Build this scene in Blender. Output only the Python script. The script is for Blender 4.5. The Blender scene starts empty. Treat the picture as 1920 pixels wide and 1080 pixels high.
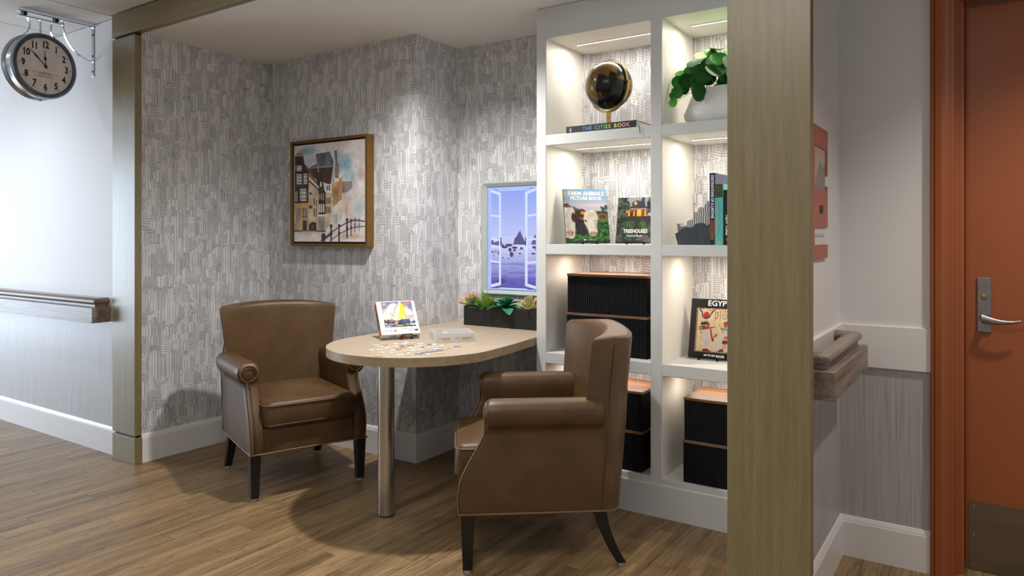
import bpy, bmesh, math, random
import numpy as np
from mathutils import Vector, Matrix
random.seed(7)
PI = math.pi
sc = bpy.context.scene
C = sc.collection

# ------------------------------------------------------------------ camera
F_PX, HORIZON, CAM_H = 1350.0, 446.0, 1.28
YAW = math.atan((1862 - 960) / F_PX)
cam = bpy.data.cameras.new('camera')
cam.sensor_fit = 'HORIZONTAL'; cam.sensor_width = 36.0
cam.lens = 36.0 * F_PX / 1920.0
cam.shift_y = -(540 - HORIZON) / 1920.0
cam.clip_start = 0.05
camo = bpy.data.objects.new('camera', cam); C.objects.link(camo)
camo.location = (0, 0, CAM_H); camo.rotation_euler = (PI / 2, 0, YAW)
sc.camera = camo
FX = Vector((-math.sin(YAW), math.cos(YAW), 0)); RX = Vector((math.cos(YAW), math.sin(YAW), 0))
def ray(x, y): return FX + RX * ((x - 960) / F_PX) + Vector((0, 0, (HORIZON - y) / F_PX))
def atz(x, y, z):
    d = ray(x, y); return Vector((0, 0, CAM_H)) + d * ((z - CAM_H) / d.z)
def aty(x, y, Y):
    d = ray(x, y); return Vector((0, 0, CAM_H)) + d * (Y / d.y)

# ------------------------------------------------------------------ colour management, world, lights
vs = sc.view_settings
sc.display_settings.display_device = 'sRGB'
vs.view_transform = 'Standard'; vs.look = 'None'; vs.gamma = 1.0; vs.use_curve_mapping = False
vs.exposure = 0.0
w = bpy.data.worlds.new('world'); sc.world = w; w.use_nodes = True
w.node_tree.nodes['Background'].inputs['Color'].default_value = (0.96, 0.98, 1.0, 1)
w.node_tree.nodes['Background'].inputs['Strength'].default_value = 0.36
sc.cycles.max_bounces = 6; sc.cycles.diffuse_bounces = 4; sc.cycles.glossy_bounces = 3; sc.cycles.use_adaptive_sampling = True; sc.cycles.adaptive_threshold = 0.02
sc.cycles.use_denoising = True
sc.cycles.sample_clamp_indirect = 4.0

def light(name, kind, loc, target, power, col, **kw):
    l = bpy.data.lights.new(name, kind); l.energy = power; l.color = col
    for k, v in kw.items(): setattr(l, k, v)
    o = bpy.data.objects.new(name, l); C.objects.link(o); o.location = loc
    d = Vector(target) - Vector(loc)
    o.rotation_euler = d.to_track_quat('-Z', 'Y').to_euler()
    return o
# recessed downlight above the table
light('alcove_downlight', 'SPOT', (-2.27, 2.50, 2.425), (-2.27, 2.50, 0), 152, (1.0, 0.985, 0.96),
      spot_size=math.radians(146), spot_blend=0.85, shadow_soft_size=0.04)
# cool recessed downlight of the corridor, to the left of the clock
light('corridor_downlight_cool', 'SPOT', (-5.2, 1.40, 2.55), (-5.2, 1.40, 0), 40, (0.86, 0.93, 1.0),
      spot_size=math.radians(152), spot_blend=0.9, shadow_soft_size=0.07)
# daylight through the glazed door at the far left end of the corridor
light('corridor_end_daylight', 'AREA', (-8.75, 0.35, 1.20), (0, 0.35, 1.05), 172, (0.70, 0.83, 1.0), shape='RECTANGLE', size=1.7, size_y=2.0)
# ceiling panel of the corridor beside the camera
light('corridor_panel_neutral', 'AREA', (-0.9, 0.55, 2.555), (-0.9, 0.55, 0), 30, (1.0, 0.97, 0.92), shape='RECTANGLE', size=1.2, size_y=0.6)
# recessed downlight by the orange door
light('door_downlight', 'SPOT', (0.45, 2.55, 2.56), (0.45, 2.55, 0), 68, (1.0, 0.92, 0.84),
      spot_size=math.radians(106), spot_blend=0.7, shadow_soft_size=0.05)

# ------------------------------------------------------------------ material helpers
def lin(c):
    c = [v / 255.0 for v in c]
    return tuple(v / 12.92 if v <= 0.04045 else ((v + 0.055) / 1.055) ** 2.4 for v in c)
def rgba(c): return (*lin(c), 1.0)
MATS = {}
def base_mat(name):
    m = bpy.data.materials.new(name); m.use_nodes = True
    return m, m.node_tree, m.node_tree.nodes['Principled BSDF']
def setp(b, rough=0.5, metal=0.0, spec=0.5, coat=0.0):
    b.inputs['Roughness'].default_value = rough; b.inputs['Metallic'].default_value = metal
    b.inputs['Specular IOR Level'].default_value = spec; b.inputs['Coat Weight'].default_value = coat
def plain(name, col, rough=0.5, metal=0.0, spec=0.5, coat=0.0, var=0.06, scale=30.0, bump=0.0, bscale=200.0, stretch=(1, 1, 1)):
    """noise-varied paint / plastic / metal"""
    if name in MATS: return MATS[name]
    m, nt, b = base_mat(name); setp(b, rough, metal, spec, coat)
    tc = nt.nodes.new('ShaderNodeTexCoord'); mp = nt.nodes.new('ShaderNodeMapping')
    mp.inputs['Scale'].default_value = stretch
    nt.links.new(tc.outputs['Object'], mp.inputs['Vector'])
    n = nt.nodes.new('ShaderNodeTexNoise'); n.inputs['Scale'].default_value = scale; n.inputs['Detail'].default_value = 4
    nt.links.new(mp.outputs[0], n.inputs['Vector'])
    r = nt.nodes.new('ShaderNodeValToRGB'); c = lin(col)
    r.color_ramp.elements[0].position = 0.3; r.color_ramp.elements[1].position = 0.7
    r.color_ramp.elements[0].color = (*[max(0, v * (1 - var)) for v in c], 1)
    r.color_ramp.elements[1].color = (*[min(1, v * (1 + var)) for v in c], 1)
    nt.links.new(n.outputs['Fac'], r.inputs['Fac']); nt.links.new(r.outputs['Color'], b.inputs['Base Color'])
    if bump:
        n2 = nt.nodes.new('ShaderNodeTexNoise'); n2.inputs['Scale'].default_value = bscale; n2.inputs['Detail'].default_value = 3
        nt.links.new(mp.outputs[0], n2.inputs['Vector'])
        bp = nt.nodes.new('ShaderNodeBump'); bp.inputs['Strength'].default_value = bump; bp.inputs['Distance'].default_value = 0.002
        nt.links.new(n2.outputs['Fac'], bp.inputs['Height']); nt.links.new(bp.outputs[0], b.inputs['Normal'])
    MATS[name] = m; return m
def emit(name, col, strength):
    if name in MATS: return MATS[name]
    m, nt, b = base_mat(name); setp(b, 0.4)
    b.inputs['Base Color'].default_value = (*col, 1); b.inputs['Emission Color'].default_value = (*col, 1)
    b.inputs['Emission Strength'].default_value = strength
    MATS[name] = m; return m
def wood(name, dark, mid, light_, axis=0, rough=0.45, fine=180.0, rings=0.0, rand=0.0, spec=0.4, ringscale=9.0):
    """grain running along one object axis"""
    if name in MATS: return MATS[name]
    m, nt, b = base_mat(name); setp(b, rough, 0, spec)
    N = nt.nodes; L = nt.links
    tc = N.new('ShaderNodeTexCoord'); mp = N.new('ShaderNodeMapping')
    s = [1.0, 1.0, 1.0]; s[axis] = 0.045; mp.inputs['Scale'].default_value = s
    oi = N.new('ShaderNodeObjectInfo')
    mul = N.new('ShaderNodeVectorMath'); mul.operation = 'SCALE'; mul.inputs[0].default_value = (3.1, 7.7, 5.3)
    L.new(oi.outputs['Random'], mul.inputs['Scale'])
    add = N.new('ShaderNodeVectorMath'); add.operation = 'ADD'
    L.new(tc.outputs['Object'], mp.inputs['Vector']); L.new(mp.outputs[0], add.inputs[0]); L.new(mul.outputs[0], add.inputs[1])
    n = N.new('ShaderNodeTexNoise'); n.inputs['Scale'].default_value = fine; n.inputs['Detail'].default_value = 5; n.inputs['Roughness'].default_value = 0.6
    L.new(add.outputs[0], n.inputs['Vector'])
    n2 = N.new('ShaderNodeTexNoise'); n2.inputs['Scale'].default_value = fine * 0.17; n2.inputs['Detail'].default_value = 3
    L.new(add.outputs[0], n2.inputs['Vector'])
    mx = N.new('ShaderNodeMath'); mx.operation = 'MULTIPLY_ADD'; mx.inputs[1].default_value = 0.5
    L.new(n.outputs['Fac'], mx.inputs[0])
    h = N.new('ShaderNodeMath'); h.operation = 'MULTIPLY'; h.inputs[1].default_value = 0.5
    L.new(n2.outputs['Fac'], h.inputs[0]); L.new(h.outputs[0], mx.inputs[2])
    fac = mx.outputs[0]
    if rings:
        mp2 = N.new('ShaderNodeMapping'); s2 = [1.0, 1.0, 1.0]; s2[axis] = 0.07; mp2.inputs['Scale'].default_value = s2
        L.new(tc.outputs['Object'], mp2.inputs['Vector'])
        n3 = N.new('ShaderNodeTexNoise'); n3.inputs['Scale'].default_value = ringscale; n3.inputs['Detail'].default_value = 0.5
        L.new(mp2.outputs[0], n3.inputs['Vector'])
        k = N.new('ShaderNodeMath'); k.operation = 'MULTIPLY'; k.inputs[1].default_value = 16; L.new(n3.outputs['Fac'], k.inputs[0])
        fr = N.new('ShaderNodeMath'); fr.operation = 'FRACT'; L.new(k.outputs[0], fr.inputs[0])
        sm = N.new('ShaderNodeMapRange'); sm.inputs['From Min'].default_value = 0.0; sm.inputs['From Max'].default_value = 0.28
        sm.inputs['To Min'].default_value = -rings; sm.inputs['To Max'].default_value = 0.0
        L.new(fr.outputs[0], sm.inputs['Value'])
        ad = N.new('ShaderNodeMath'); ad.operation = 'ADD'; L.new(fac, ad.inputs[0]); L.new(sm.outputs[0], ad.inputs[1]); fac = ad.outputs[0]
    r = N.new('ShaderNodeValToRGB'); e = r.color_ramp.elements
    e[0].position = 0.34; e[0].color = rgba(dark); e[1].position = 0.68; e[1].color = rgba(light_)
    x = e.new(0.5); x.color = rgba(mid)
    L.new(fac, r.inputs['Fac']); col = r.outputs['Color']
    if rand:
        hv = N.new('ShaderNodeHueSaturation'); mr = N.new('ShaderNodeMapRange')
        mr.inputs['To Min'].default_value = 1 - rand; mr.inputs['To Max'].default_value = 1 + rand
        L.new(oi.outputs['Random'], mr.inputs['Value']); L.new(mr.outputs[0], hv.inputs['Value']); L.new(col, hv.inputs['Color']); col = hv.outputs[0]
    L.new(col, b.inputs['Base Color'])
    bp = N.new('ShaderNodeBump'); bp.inputs['Strength'].default_value = 0.12; bp.inputs['Distance'].default_value = 0.001
    L.new(n.outputs['Fac'], bp.inputs['Height']); L.new(bp.outputs[0], b.inputs['Normal'])
    MATS[name] = m; return m

class X:
    """tiny expression layer over Math nodes"""
    nt = None
    def __init__(s, v): s.v = v
    def put(s, sock):
        if isinstance(s.v, (int, float)): sock.default_value = s.v
        else: X.nt.links.new(s.v, sock)
    @staticmethod
    def op(kind, *a):
        n = X.nt.nodes.new('ShaderNodeMath'); n.operation = kind
        for i, q in enumerate(a): (q if isinstance(q, X) else X(q)).put(n.inputs[i])
        return X(n.outputs[0])
    def __add__(s, o): return X.op('ADD', s, o)
    def __radd__(s, o): return X.op('ADD', o, s)
    def __sub__(s, o): return X.op('SUBTRACT', s, o)
    def __rsub__(s, o): return X.op('SUBTRACT', o, s)
    def __mul__(s, o): return X.op('MULTIPLY', s, o)
    def __rmul__(s, o): return X.op('MULTIPLY', s, o)
    def __truediv__(s, o): return X.op('DIVIDE', s, o)
    def __lt__(s, o): return X.op('LESS_THAN', s, o)
    def __gt__(s, o): return X.op('GREATER_THAN', s, o)
    def floor(s): return X.op('FLOOR', s)
    def fract(s): return X.op('FRACT', s)
    def abs(s): return X.op('ABSOLUTE', s)
    def mn(s, o): return X.op('MINIMUM', s, o)
    def mxx(s, o): return X.op('MAXIMUM', s, o)
    def mix(s, o, f): return s + (o - s) * f
def rnd3(a, b):
    cb = X.nt.nodes.new('ShaderNodeCombineXYZ')
    for i, q in enumerate((a, b)): (q if isinstance(q, X) else X(q)).put(cb.inputs[i])
    wn = X.nt.nodes.new('ShaderNodeTexWhiteNoise'); wn.noise_dimensions = '2D'
    X.nt.links.new(cb.outputs[0], wn.inputs['Vector'])
    sp = X.nt.nodes.new('ShaderNodeSeparateColor'); X.nt.links.new(wn.outputs['Color'], sp.inputs[0])
    return [X(sp.outputs[i]) for i in range(3)]

def city_wallpaper():
    """pen-drawn skyline print: layers of towers with window grids, bands and pitched roofs"""
    m, nt, b = base_mat('city_wallpaper'); setp(b, 0.62, 0, 0.35); X.nt = nt
    g = nt.nodes.new('ShaderNodeNewGeometry'); sp = nt.nodes.new('ShaderNodeSeparateXYZ')
    nt.links.new(g.outputs['Position'], sp.inputs[0])
    u = (X(sp.outputs[0]) + X(sp.outputs[1])) * 0.92; v = X(sp.outputs[2]) * 1.2
    wob = nt.nodes.new('ShaderNodeTexNoise'); wob.inputs['Scale'].default_value = 26; nt.links.new(g.outputs['Position'], wob.inputs['Vector'])
    wv = (X(wob.outputs['Fac']) - 0.5) * 0.006
    u = u + wv; v = v + wv
    cb = nt.nodes.new('ShaderNodeCombineXYZ'); u.put(cb.inputs[0]); v.put(cb.inputs[1])
    def vor(scale):
        vo = nt.nodes.new('ShaderNodeTexVoronoi'); vo.voronoi_dimensions = '2D'; vo.feature = 'DISTANCE_TO_EDGE'; vo.inputs['Scale'].default_value = scale
        nt.links.new(cb.outputs[0], vo.inputs['Vector']); return X(vo.outputs['Distance'])
    def noi(scale, det=2):
        no = nt.nodes.new('ShaderNodeTexNoise'); no.noise_dimensions = '2D'; no.inputs['Scale'].default_value = scale; no.inputs['Detail'].default_value = det
        nt.links.new(cb.outputs[0], no.inputs['Vector']); return X(no.outputs['Fac'])
    patch = noi(11)
    scrib = (vor(70) < 0.075).mxx((vor(140) < 0.10) * (patch > 0.5))
    S = 0.80 - (patch < 0.47) * 0.14 - scrib * 0.46
    for seed, w_, P, fu_, fv_, h0, hk, occ in ((1, .150, .34, .019, .019, .50, .45, .25), (2, .105, .24, .016, .017, .45, .5, .30), (3, .170, .26, .021, .022, .30, .40, .45), (4, .082, .21, .0145, .0155, .45, .5, .35),
                                               (5, .125, .19, .018, .018, .28, .42, .50), (6, .095, .30, .0155, .0135, .45, .5, .55), (7, .115, .16, .017, .020, .30, .42, .55), (8, .062, .15, .0135, .0145, .40, .5, .50)):
        vv = v / (P * 0.8) + seed * 0.618; j = vv.floor(); t = vv - j
        q1, q2, q3 = rnd3(j, seed + 0.37)
        uu = u / w_ + q1 * 9.0 + seed * 7.31; c = uu.floor(); lx = uu - c
        r3, r4, r5 = rnd3(c + seed * 17.0, j * 1.7 + seed * 3.3)
        mid = r3 * 0.2 + 0.4; half = r4 * 0.20 + 0.26; d = (lx - mid).abs()
        r6 = (r3 * 7.13 + r5 * 3.7).fract()
        t = t - r5 * 0.18
        top = r3 * hk + h0 - d * ((r6 > 0.55) * (0.55 * w_ / P * 1.6)) - (d > half * 0.62) * (r4 > 0.6) * 0.07
        inside = (d < half) * (t < top) * (r6 > occ)
        edge = ((half - d) * w_).mn((top - t) * P) < 0.0020
        turn = mid + half * (r5 * 1.2 - 0.5)
        spine = (lx - turn).abs() * w_ < 0.0011
        side = lx > turn
        skew = (lx - turn) * w_ * ((r4 * 0.5 + 0.35) - side * (r5 * 0.9 + 0.5))
        wv_ = ((t * P + skew) / fv_).fract(); wu_ = (lx * w_ / fu_).fract()
        band = wv_ < 0.34; grid = (wv_ < 0.60) * (wu_ < 0.46)
        ink = scrib.mix(grid, r5 < 0.84).mix(band, r5 < 0.30)
        eave = (((top - t) * P - 0.012).abs() < 0.0012)
        ink = (ink * ((top - t) * P > 0.016) * ((half - d) * w_ > 0.004)).mxx(eave)
        tone = 1.0 - r4 * 0.20 - side * 0.17
        col = tone * (1.0 - edge.mxx(ink * 0.9).mxx(spine) * 0.58)
        S = S.mix(col, inside)
    S = S + (noi(7) - 0.5) * 0.26
    r = nt.nodes.new('ShaderNodeValToRGB'); e = r.color_ramp.elements
    e[0].position = 0.25; e[0].color = rgba((132, 131, 135)); e[1].position = 0.95; e[1].color = rgba((230, 229, 229))
    S.put(r.inputs['Fac']); nt.links.new(r.outputs[0], b.inputs['Base Color'])
    return m
WALLPAPER = city_wallpaper()

def grasscloth():
    m, nt, b = base_mat('grasscloth'); setp(b, 0.42, 0, 0.8)
    tc = nt.nodes.new('ShaderNodeTexCoord')
    def nz(sc_, scale, det):
        mp = nt.nodes.new('ShaderNodeMapping'); mp.inputs['Scale'].default_value = sc_
        nt.links.new(tc.outputs['Object'], mp.inputs['Vector'])
        n = nt.nodes.new('ShaderNodeTexNoise'); n.inputs['Scale'].default_value = scale; n.inputs['Detail'].default_value = det
        nt.links.new(mp.outputs[0], n.inputs['Vector']); return n.outputs['Fac']
    X.nt = nt
    s = X(nz((1, 1, 0.012), 210, 4)) * 0.55 + X(nz((1, 1, 0.008), 560, 3)) * 0.25 + X(nz((0.3, 0.3, 6), 160, 2)) * 0.20
    r = nt.nodes.new('ShaderNodeValToRGB'); e = r.color_ramp.elements
    e[0].position = 0.36; e[0].color = rgba((158, 155, 154)); e[1].position = 0.66; e[1].color = rgba((204, 202, 200))
    s.put(r.inputs['Fac']); nt.links.new(r.outputs[0], b.inputs['Base Color'])
    return m
GRASS = grasscloth()

def leather():
    m, nt, b = base_mat('brown_leather'); setp(b, 0.44, 0, 0.45)
    tc = nt.nodes.new('ShaderNodeTexCoord')
    n = nt.nodes.new('ShaderNodeTexNoise'); n.inputs['Scale'].default_value = 9; n.inputs['Detail'].default_value = 6; n.inputs['Roughness'].default_value = 0.65
    nt.links.new(tc.outputs['Object'], n.inputs['Vector'])
    r = nt.nodes.new('ShaderNodeValToRGB'); e = r.color_ramp.elements
    e[0].position = 0.3; e[0].color = rgba((78, 55, 31)); e[1].position = 0.75; e[1].color = rgba((97, 71, 42))
    nt.links.new(n.outputs['Fac'], r.inputs['Fac']); nt.links.new(r.outputs[0], b.inputs['Base Color'])
    v = nt.nodes.new('ShaderNodeTexVoronoi'); v.inputs['Scale'].default_value = 420
    nt.links.new(tc.outputs['Object'], v.inputs['Vector'])
    bp = nt.nodes.new('ShaderNodeBump'); bp.inputs['Strength'].default_value = 0.10; bp.inputs['Distance'].default_value = 0.001
    nt.links.new(v.outputs['Distance'], bp.inputs['Height']); nt.links.new(bp.outputs[0], b.inputs['Normal'])
    return m
LEATHER = leather()
PIPING = plain('leather_piping', (112, 84, 54), 0.42, var=0.1)
LEATHER_DK = plain('leather_seam', (70, 48, 28), 0.5, var=0.1)
WHITE = plain('white_paint', (226, 225, 223), 0.55, var=0.015, scale=3, bump=0.04, bscale=300)
CEIL = plain('ceiling_paint', (228, 226, 222), 0.75, var=0.015, scale=3, bump=0.08, bscale=400)
TILE = plain('ceiling_tile', (224, 221, 216), 0.85, var=0.02, scale=4, bump=0.1, bscale=500)
TRIMW = plain('white_trim', (233, 231, 229), 0.38, var=0.012, scale=5)
UNITW = plain('bookcase_lacquer', (206, 207, 205), 0.42, var=0.02, scale=6)
UNITIN = plain('bookcase_interior', (232, 228, 219), 0.45, var=0.015, scale=6)
POST = wood('champagne_oak', (120, 107, 72), (132, 118, 82), (143, 129, 92), axis=2, rough=0.36, fine=300, spec=0.7)
BEAM = wood('champagne_oak_beam', (120, 107, 72), (132, 118, 82), (143, 129, 92), axis=0, rough=0.36, fine=300, spec=0.7)
PLANK = wood('floor_plank', (98, 75, 48), (138, 111, 76), (168, 139, 100), axis=1, rough=0.42, fine=95, rings=0.10, rand=0.15, spec=0.38, ringscale=14)
TABLEW = wood('table_oak', (164, 146, 124), (176, 158, 136), (187, 170, 149), axis=1, rough=0.38, fine=420)
TABLEE = wood('table_edge_oak', (154, 132, 104), (170, 148, 118), (182, 160, 130), axis=0, rough=0.4, fine=200)
RAILW = wood('grey_oak', (104, 92, 84), (146, 132, 120), (166, 153, 141), axis=1, rough=0.42, fine=150, rings=0.09, ringscale=9)
RAILWX = wood('grey_oak_x', (104, 92, 84), (146, 132, 120), (166, 153, 141), axis=0, rough=0.42, fine=150, rings=0.12, ringscale=9)
LIDW = wood('walnut_lid', (82, 58, 40), (114, 82, 58), (138, 102, 74), axis=0, rough=0.45, fine=180)
STEEL = plain('brushed_steel', (206, 202, 196), 0.26, 1.0, var=0.10, scale=60, stretch=(1, 1, 0.02))
CHROME = plain('galvanised_steel', (176, 182, 190), 0.24, 1.0, var=0.08, scale=20)
DARKSTEEL = plain('satin_nickel', (158, 152, 148), 0.36, 1.0, var=0.06, scale=40)
KICKM = plain('kick_plate_steel', (140, 130, 112), 0.36, 1.0, var=0.08, scale=40, stretch=(0.05, 1, 1))
BLACK = plain('black_lacquer', (20, 19, 20), 0.35, var=0.1)
BLACKM = plain('matte_black', (19, 19, 20), 0.55, var=0.15, scale=60)
WIRE = plain('black_wire', (16, 16, 17), 0.4, 0.6, var=0.1)
ORANGE = plain('orange_paint', (160, 88, 46), 0.40, var=0.03, scale=6, bump=0.05, bscale=250)
BRASS = plain('antique_brass', (178, 146, 88), 0.30, 1.0, var=0.12)
GOLDF = plain('gold_frame', (118, 86, 36), 0.45, 0.35, var=0.1)
GLIDE = plain('clear_glide', (170, 172, 176), 0.2, var=0.05)
BEZEL = plain('bezel_grey', (166, 174, 171), 0.5, var=0.02)
POTM = plain('white_ceramic', (226, 226, 222), 0.35, var=0.02)
PAPER = plain('book_pages', (228, 220, 204), 0.8, var=0.08, scale=300, stretch=(1, 1, 1))
BOXW = plain('white_card', (220, 219, 218), 0.5, var=0.01)
BOXIN = plain('card_inside', (214, 208, 198), 0.7, var=0.03)
CORAL = plain('coral_sign', (176, 104, 84), 0.5, var=0.02)
SIGNW = plain('sign_insert', (220, 214, 210), 0.4, var=0.02)
ORANGEP = plain('orange_print', (206, 92, 40), 0.5, var=0.04)
INK = plain('black_ink', (26, 25, 27), 0.5, var=0.05)
WHITEINK = plain('white_ink', (242, 240, 236), 0.5, var=0.02)
SOIL = plain('dark_soil', (40, 32, 24), 0.9, var=0.4, scale=120)

# ------------------------------------------------------------------ object helpers
def thing(name, label, cat, loc=(0, 0, 0), rotz=0.0, group=None):
    o = bpy.data.objects.new(name, None); C.objects.link(o); o.empty_display_size = 0.05
    o.location = loc; o.rotation_euler = (0, 0, rotz); tag(o, label, cat, group); return o
def tag(o, label=None, cat=None, group=None, kind=None):
    if label: o['label'] = label
    if cat: o['category'] = cat
    if group: o['group'] = group
    if kind: o['kind'] = kind
    return o
class MB:
    def __init__(s): s.v = []; s.f = []
    def add(s, verts, faces):
        n = len(s.v); s.v += [tuple(p) for p in verts]; s.f += [tuple(i + n for i in f) for f in faces]; return s
    def box(s, a, b):
        x0, x1 = sorted((a[0], b[0])); y0, y1 = sorted((a[1], b[1])); z0, z1 = sorted((a[2], b[2]))
        return s.add([(x0, y0, z0), (x1, y0, z0), (x1, y1, z0), (x0, y1, z0), (x0, y0, z1), (x1, y0, z1), (x1, y1, z1), (x0, y1, z1)],
                     [(0, 3, 2, 1), (4, 5, 6, 7), (0, 1, 5, 4), (1, 2, 6, 5), (2, 3, 7, 6), (3, 0, 4, 7)])
    def loft(s, rings, cap=True, closed=True):
        n = len(rings[0]); vs_ = [p for r in rings for p in r]; fs = []
        for i in range(len(rings) - 1):
            for k in range(n if closed else n - 1):
                q = (k + 1) % n; fs.append((i * n + k, i * n + q, (i + 1) * n + q, (i + 1) * n + k))
        if cap and closed:
            fs.append(tuple(range(n))[::-1]); fs.append(tuple((len(rings) - 1) * n + k for k in range(n)))
        return s.add(vs_, fs)
    def prism(s, pts, z0, z1):
        return s.loft([[(p[0], p[1], z0) for p in pts], [(p[0], p[1], z1) for p in pts]])
    def prism_y(s, pts, y0, y1):
        return s.loft([[(p[0], y0, p[1]) for p in pts], [(p[0], y1, p[1]) for p in pts]])
    def lathe(s, prof, n=32, c=(0, 0, 0), cap=True):
        return s.loft([[(c[0] + r * math.cos(2 * PI * k / n), c[1] + r * math.sin(2 * PI * k / n), c[2] + z) for k in range(n)] for r, z in prof], cap)
    def tube(s, path, r, n=8, closed=False, rr=None):
        path = [Vector(p) for p in path]; rings = []; m = len(path); up = None
        for i, p in enumerate(path):
            a = path[(i - 1) % m] if (closed or i > 0) else p; b2 = path[(i + 1) % m] if (closed or i < m - 1) else p
            t = (b2 - a).normalized()
            if up is None:
                up = Vector((0, 0, 1)) if abs(t.z) < 0.9 else Vector((1, 0, 0))
            up = (up - t * up.dot(t)); up = up.normalized() if up.length > 1e-6 else t.orthogonal().normalized()
            bi = t.cross(up); q = rr[i] if rr else r
            rings.append([p + (up * math.cos(2 * PI * k / n) + bi * math.sin(2 * PI * k / n)) * q for k in range(n)])
        if closed:
            rings.append(rings[0]); return s.loft(rings, False)
        return s.loft(rings)
    def sweep(s, path, prof, closed=False):
        """prof: (side, up) points; path horizontal, mitred"""
        path = [Vector(p) for p in path]; rings = []; m = len(path)
        for i, p in enumerate(path):
            d1 = (path[i] - path[i - 1]).normalized() if (i > 0 or closed) else None
            d2 = (path[(i + 1) % m] - path[i]).normalized() if (i < m - 1 or closed) else None
            d1 = d1 or d2; d2 = d2 or d1
            n1 = Vector((d1.y, -d1.x, 0)); n2 = Vector((d2.y, -d2.x, 0)); nn = (n1 + n2).normalized(); k = 1 / max(0.3, nn.dot(n1))
            rings.append([p + nn * (a * k) + Vector((0, 0, z)) for a, z in prof])
        if closed: rings.append(rings[0])
        return s.loft(rings, not closed)
    def build(s, name, mat, parent=None, smooth=None, bevel=0.0, seg=2, loc=None, rot=None, sub=0):
        me = bpy.data.meshes.new(name); me.from_pydata(s.v, [], s.f)
        bm = bmesh.new(); bm.from_mesh(me); bmesh.ops.remove_doubles(bm, verts=bm.verts, dist=1e-6)
        bmesh.ops.recalc_face_normals(bm, faces=bm.faces); bm.to_mesh(me); bm.free()
        me.materials.append(mat)
        if smooth is not None:
            me.polygons.foreach_set('use_smooth', [True] * len(me.polygons)); me.set_sharp_from_angle(angle=math.radians(smooth))
        o = bpy.data.objects.new(name, me); C.objects.link(o); o.parent = parent
        if loc is not None: o.location = loc
        if rot is not None: o.rotation_euler = rot
        if bevel:
            md = o.modifiers.new('bevel', 'BEVEL'); md.width = bevel; md.segments = seg; md.limit_method = 'ANGLE'; md.angle_limit = math.radians(40)
        if sub:
            md = o.modifiers.new('sub', 'SUBSURF'); md.levels = sub; md.render_levels = sub
        return o
def struct(o): o['kind'] = 'structure'; return o
def inst(o, name, parent=None, loc=None, rot=None):
    c = bpy.data.objects.new(name, o.data); C.objects.link(c); c.parent = parent
    if loc is not None: c.location = loc
    if rot is not None: c.rotation_euler = rot
    for md in o.modifiers:
        q = c.modifiers.new(md.name, md.type)
        if md.type == 'BEVEL': q.width = md.width; q.segments = md.segments; q.limit_method = md.limit_method; q.angle_limit = md.angle_limit
    return c
def rrect(w_, h_, r, n=5):
    pts = []
    for cx, cy, a0 in ((w_ / 2 - r, h_ / 2 - r, 0), (-w_ / 2 + r, h_ / 2 - r, PI / 2), (-w_ / 2 + r, -h_ / 2 + r, PI), (w_ / 2 - r, -h_ / 2 + r, 1.5 * PI)):
        for k in range(n + 1):
            a = a0 + PI / 2 * k / n; pts.append((cx + r * math.cos(a), cy + r * math.sin(a)))
    return pts
def lettering(name, text, size, mat, parent, loc, rot=(PI / 2, 0, 0), sx=1.0, align='CENTER', bold=0.0, shear=0.0, depth=0.0003, space=1.0):
    cu = bpy.data.curves.new(name, 'FONT'); cu.body = text; cu.size = size; cu.align_x = align; cu.align_y = 'CENTER'
    cu.offset = bold; cu.shear = shear; cu.extrude = depth; cu.space_character = space; cu.resolution_u = 3
    t = bpy.data.objects.new('tmp', cu); C.objects.link(t)
    dg = bpy.context.evaluated_depsgraph_get(); me = bpy.data.meshes.new_from_object(t.evaluated_get(dg)); me.name = name
    bpy.data.objects.remove(t); bpy.data.curves.remove(cu)
    me.materials.clear(); me.materials.append(mat)
    o = bpy.data.objects.new(name, me); C.objects.link(o); o.parent = parent; o.location = loc; o.rotation_euler = rot; o.scale = (sx, 1, 1)
    return o

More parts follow.
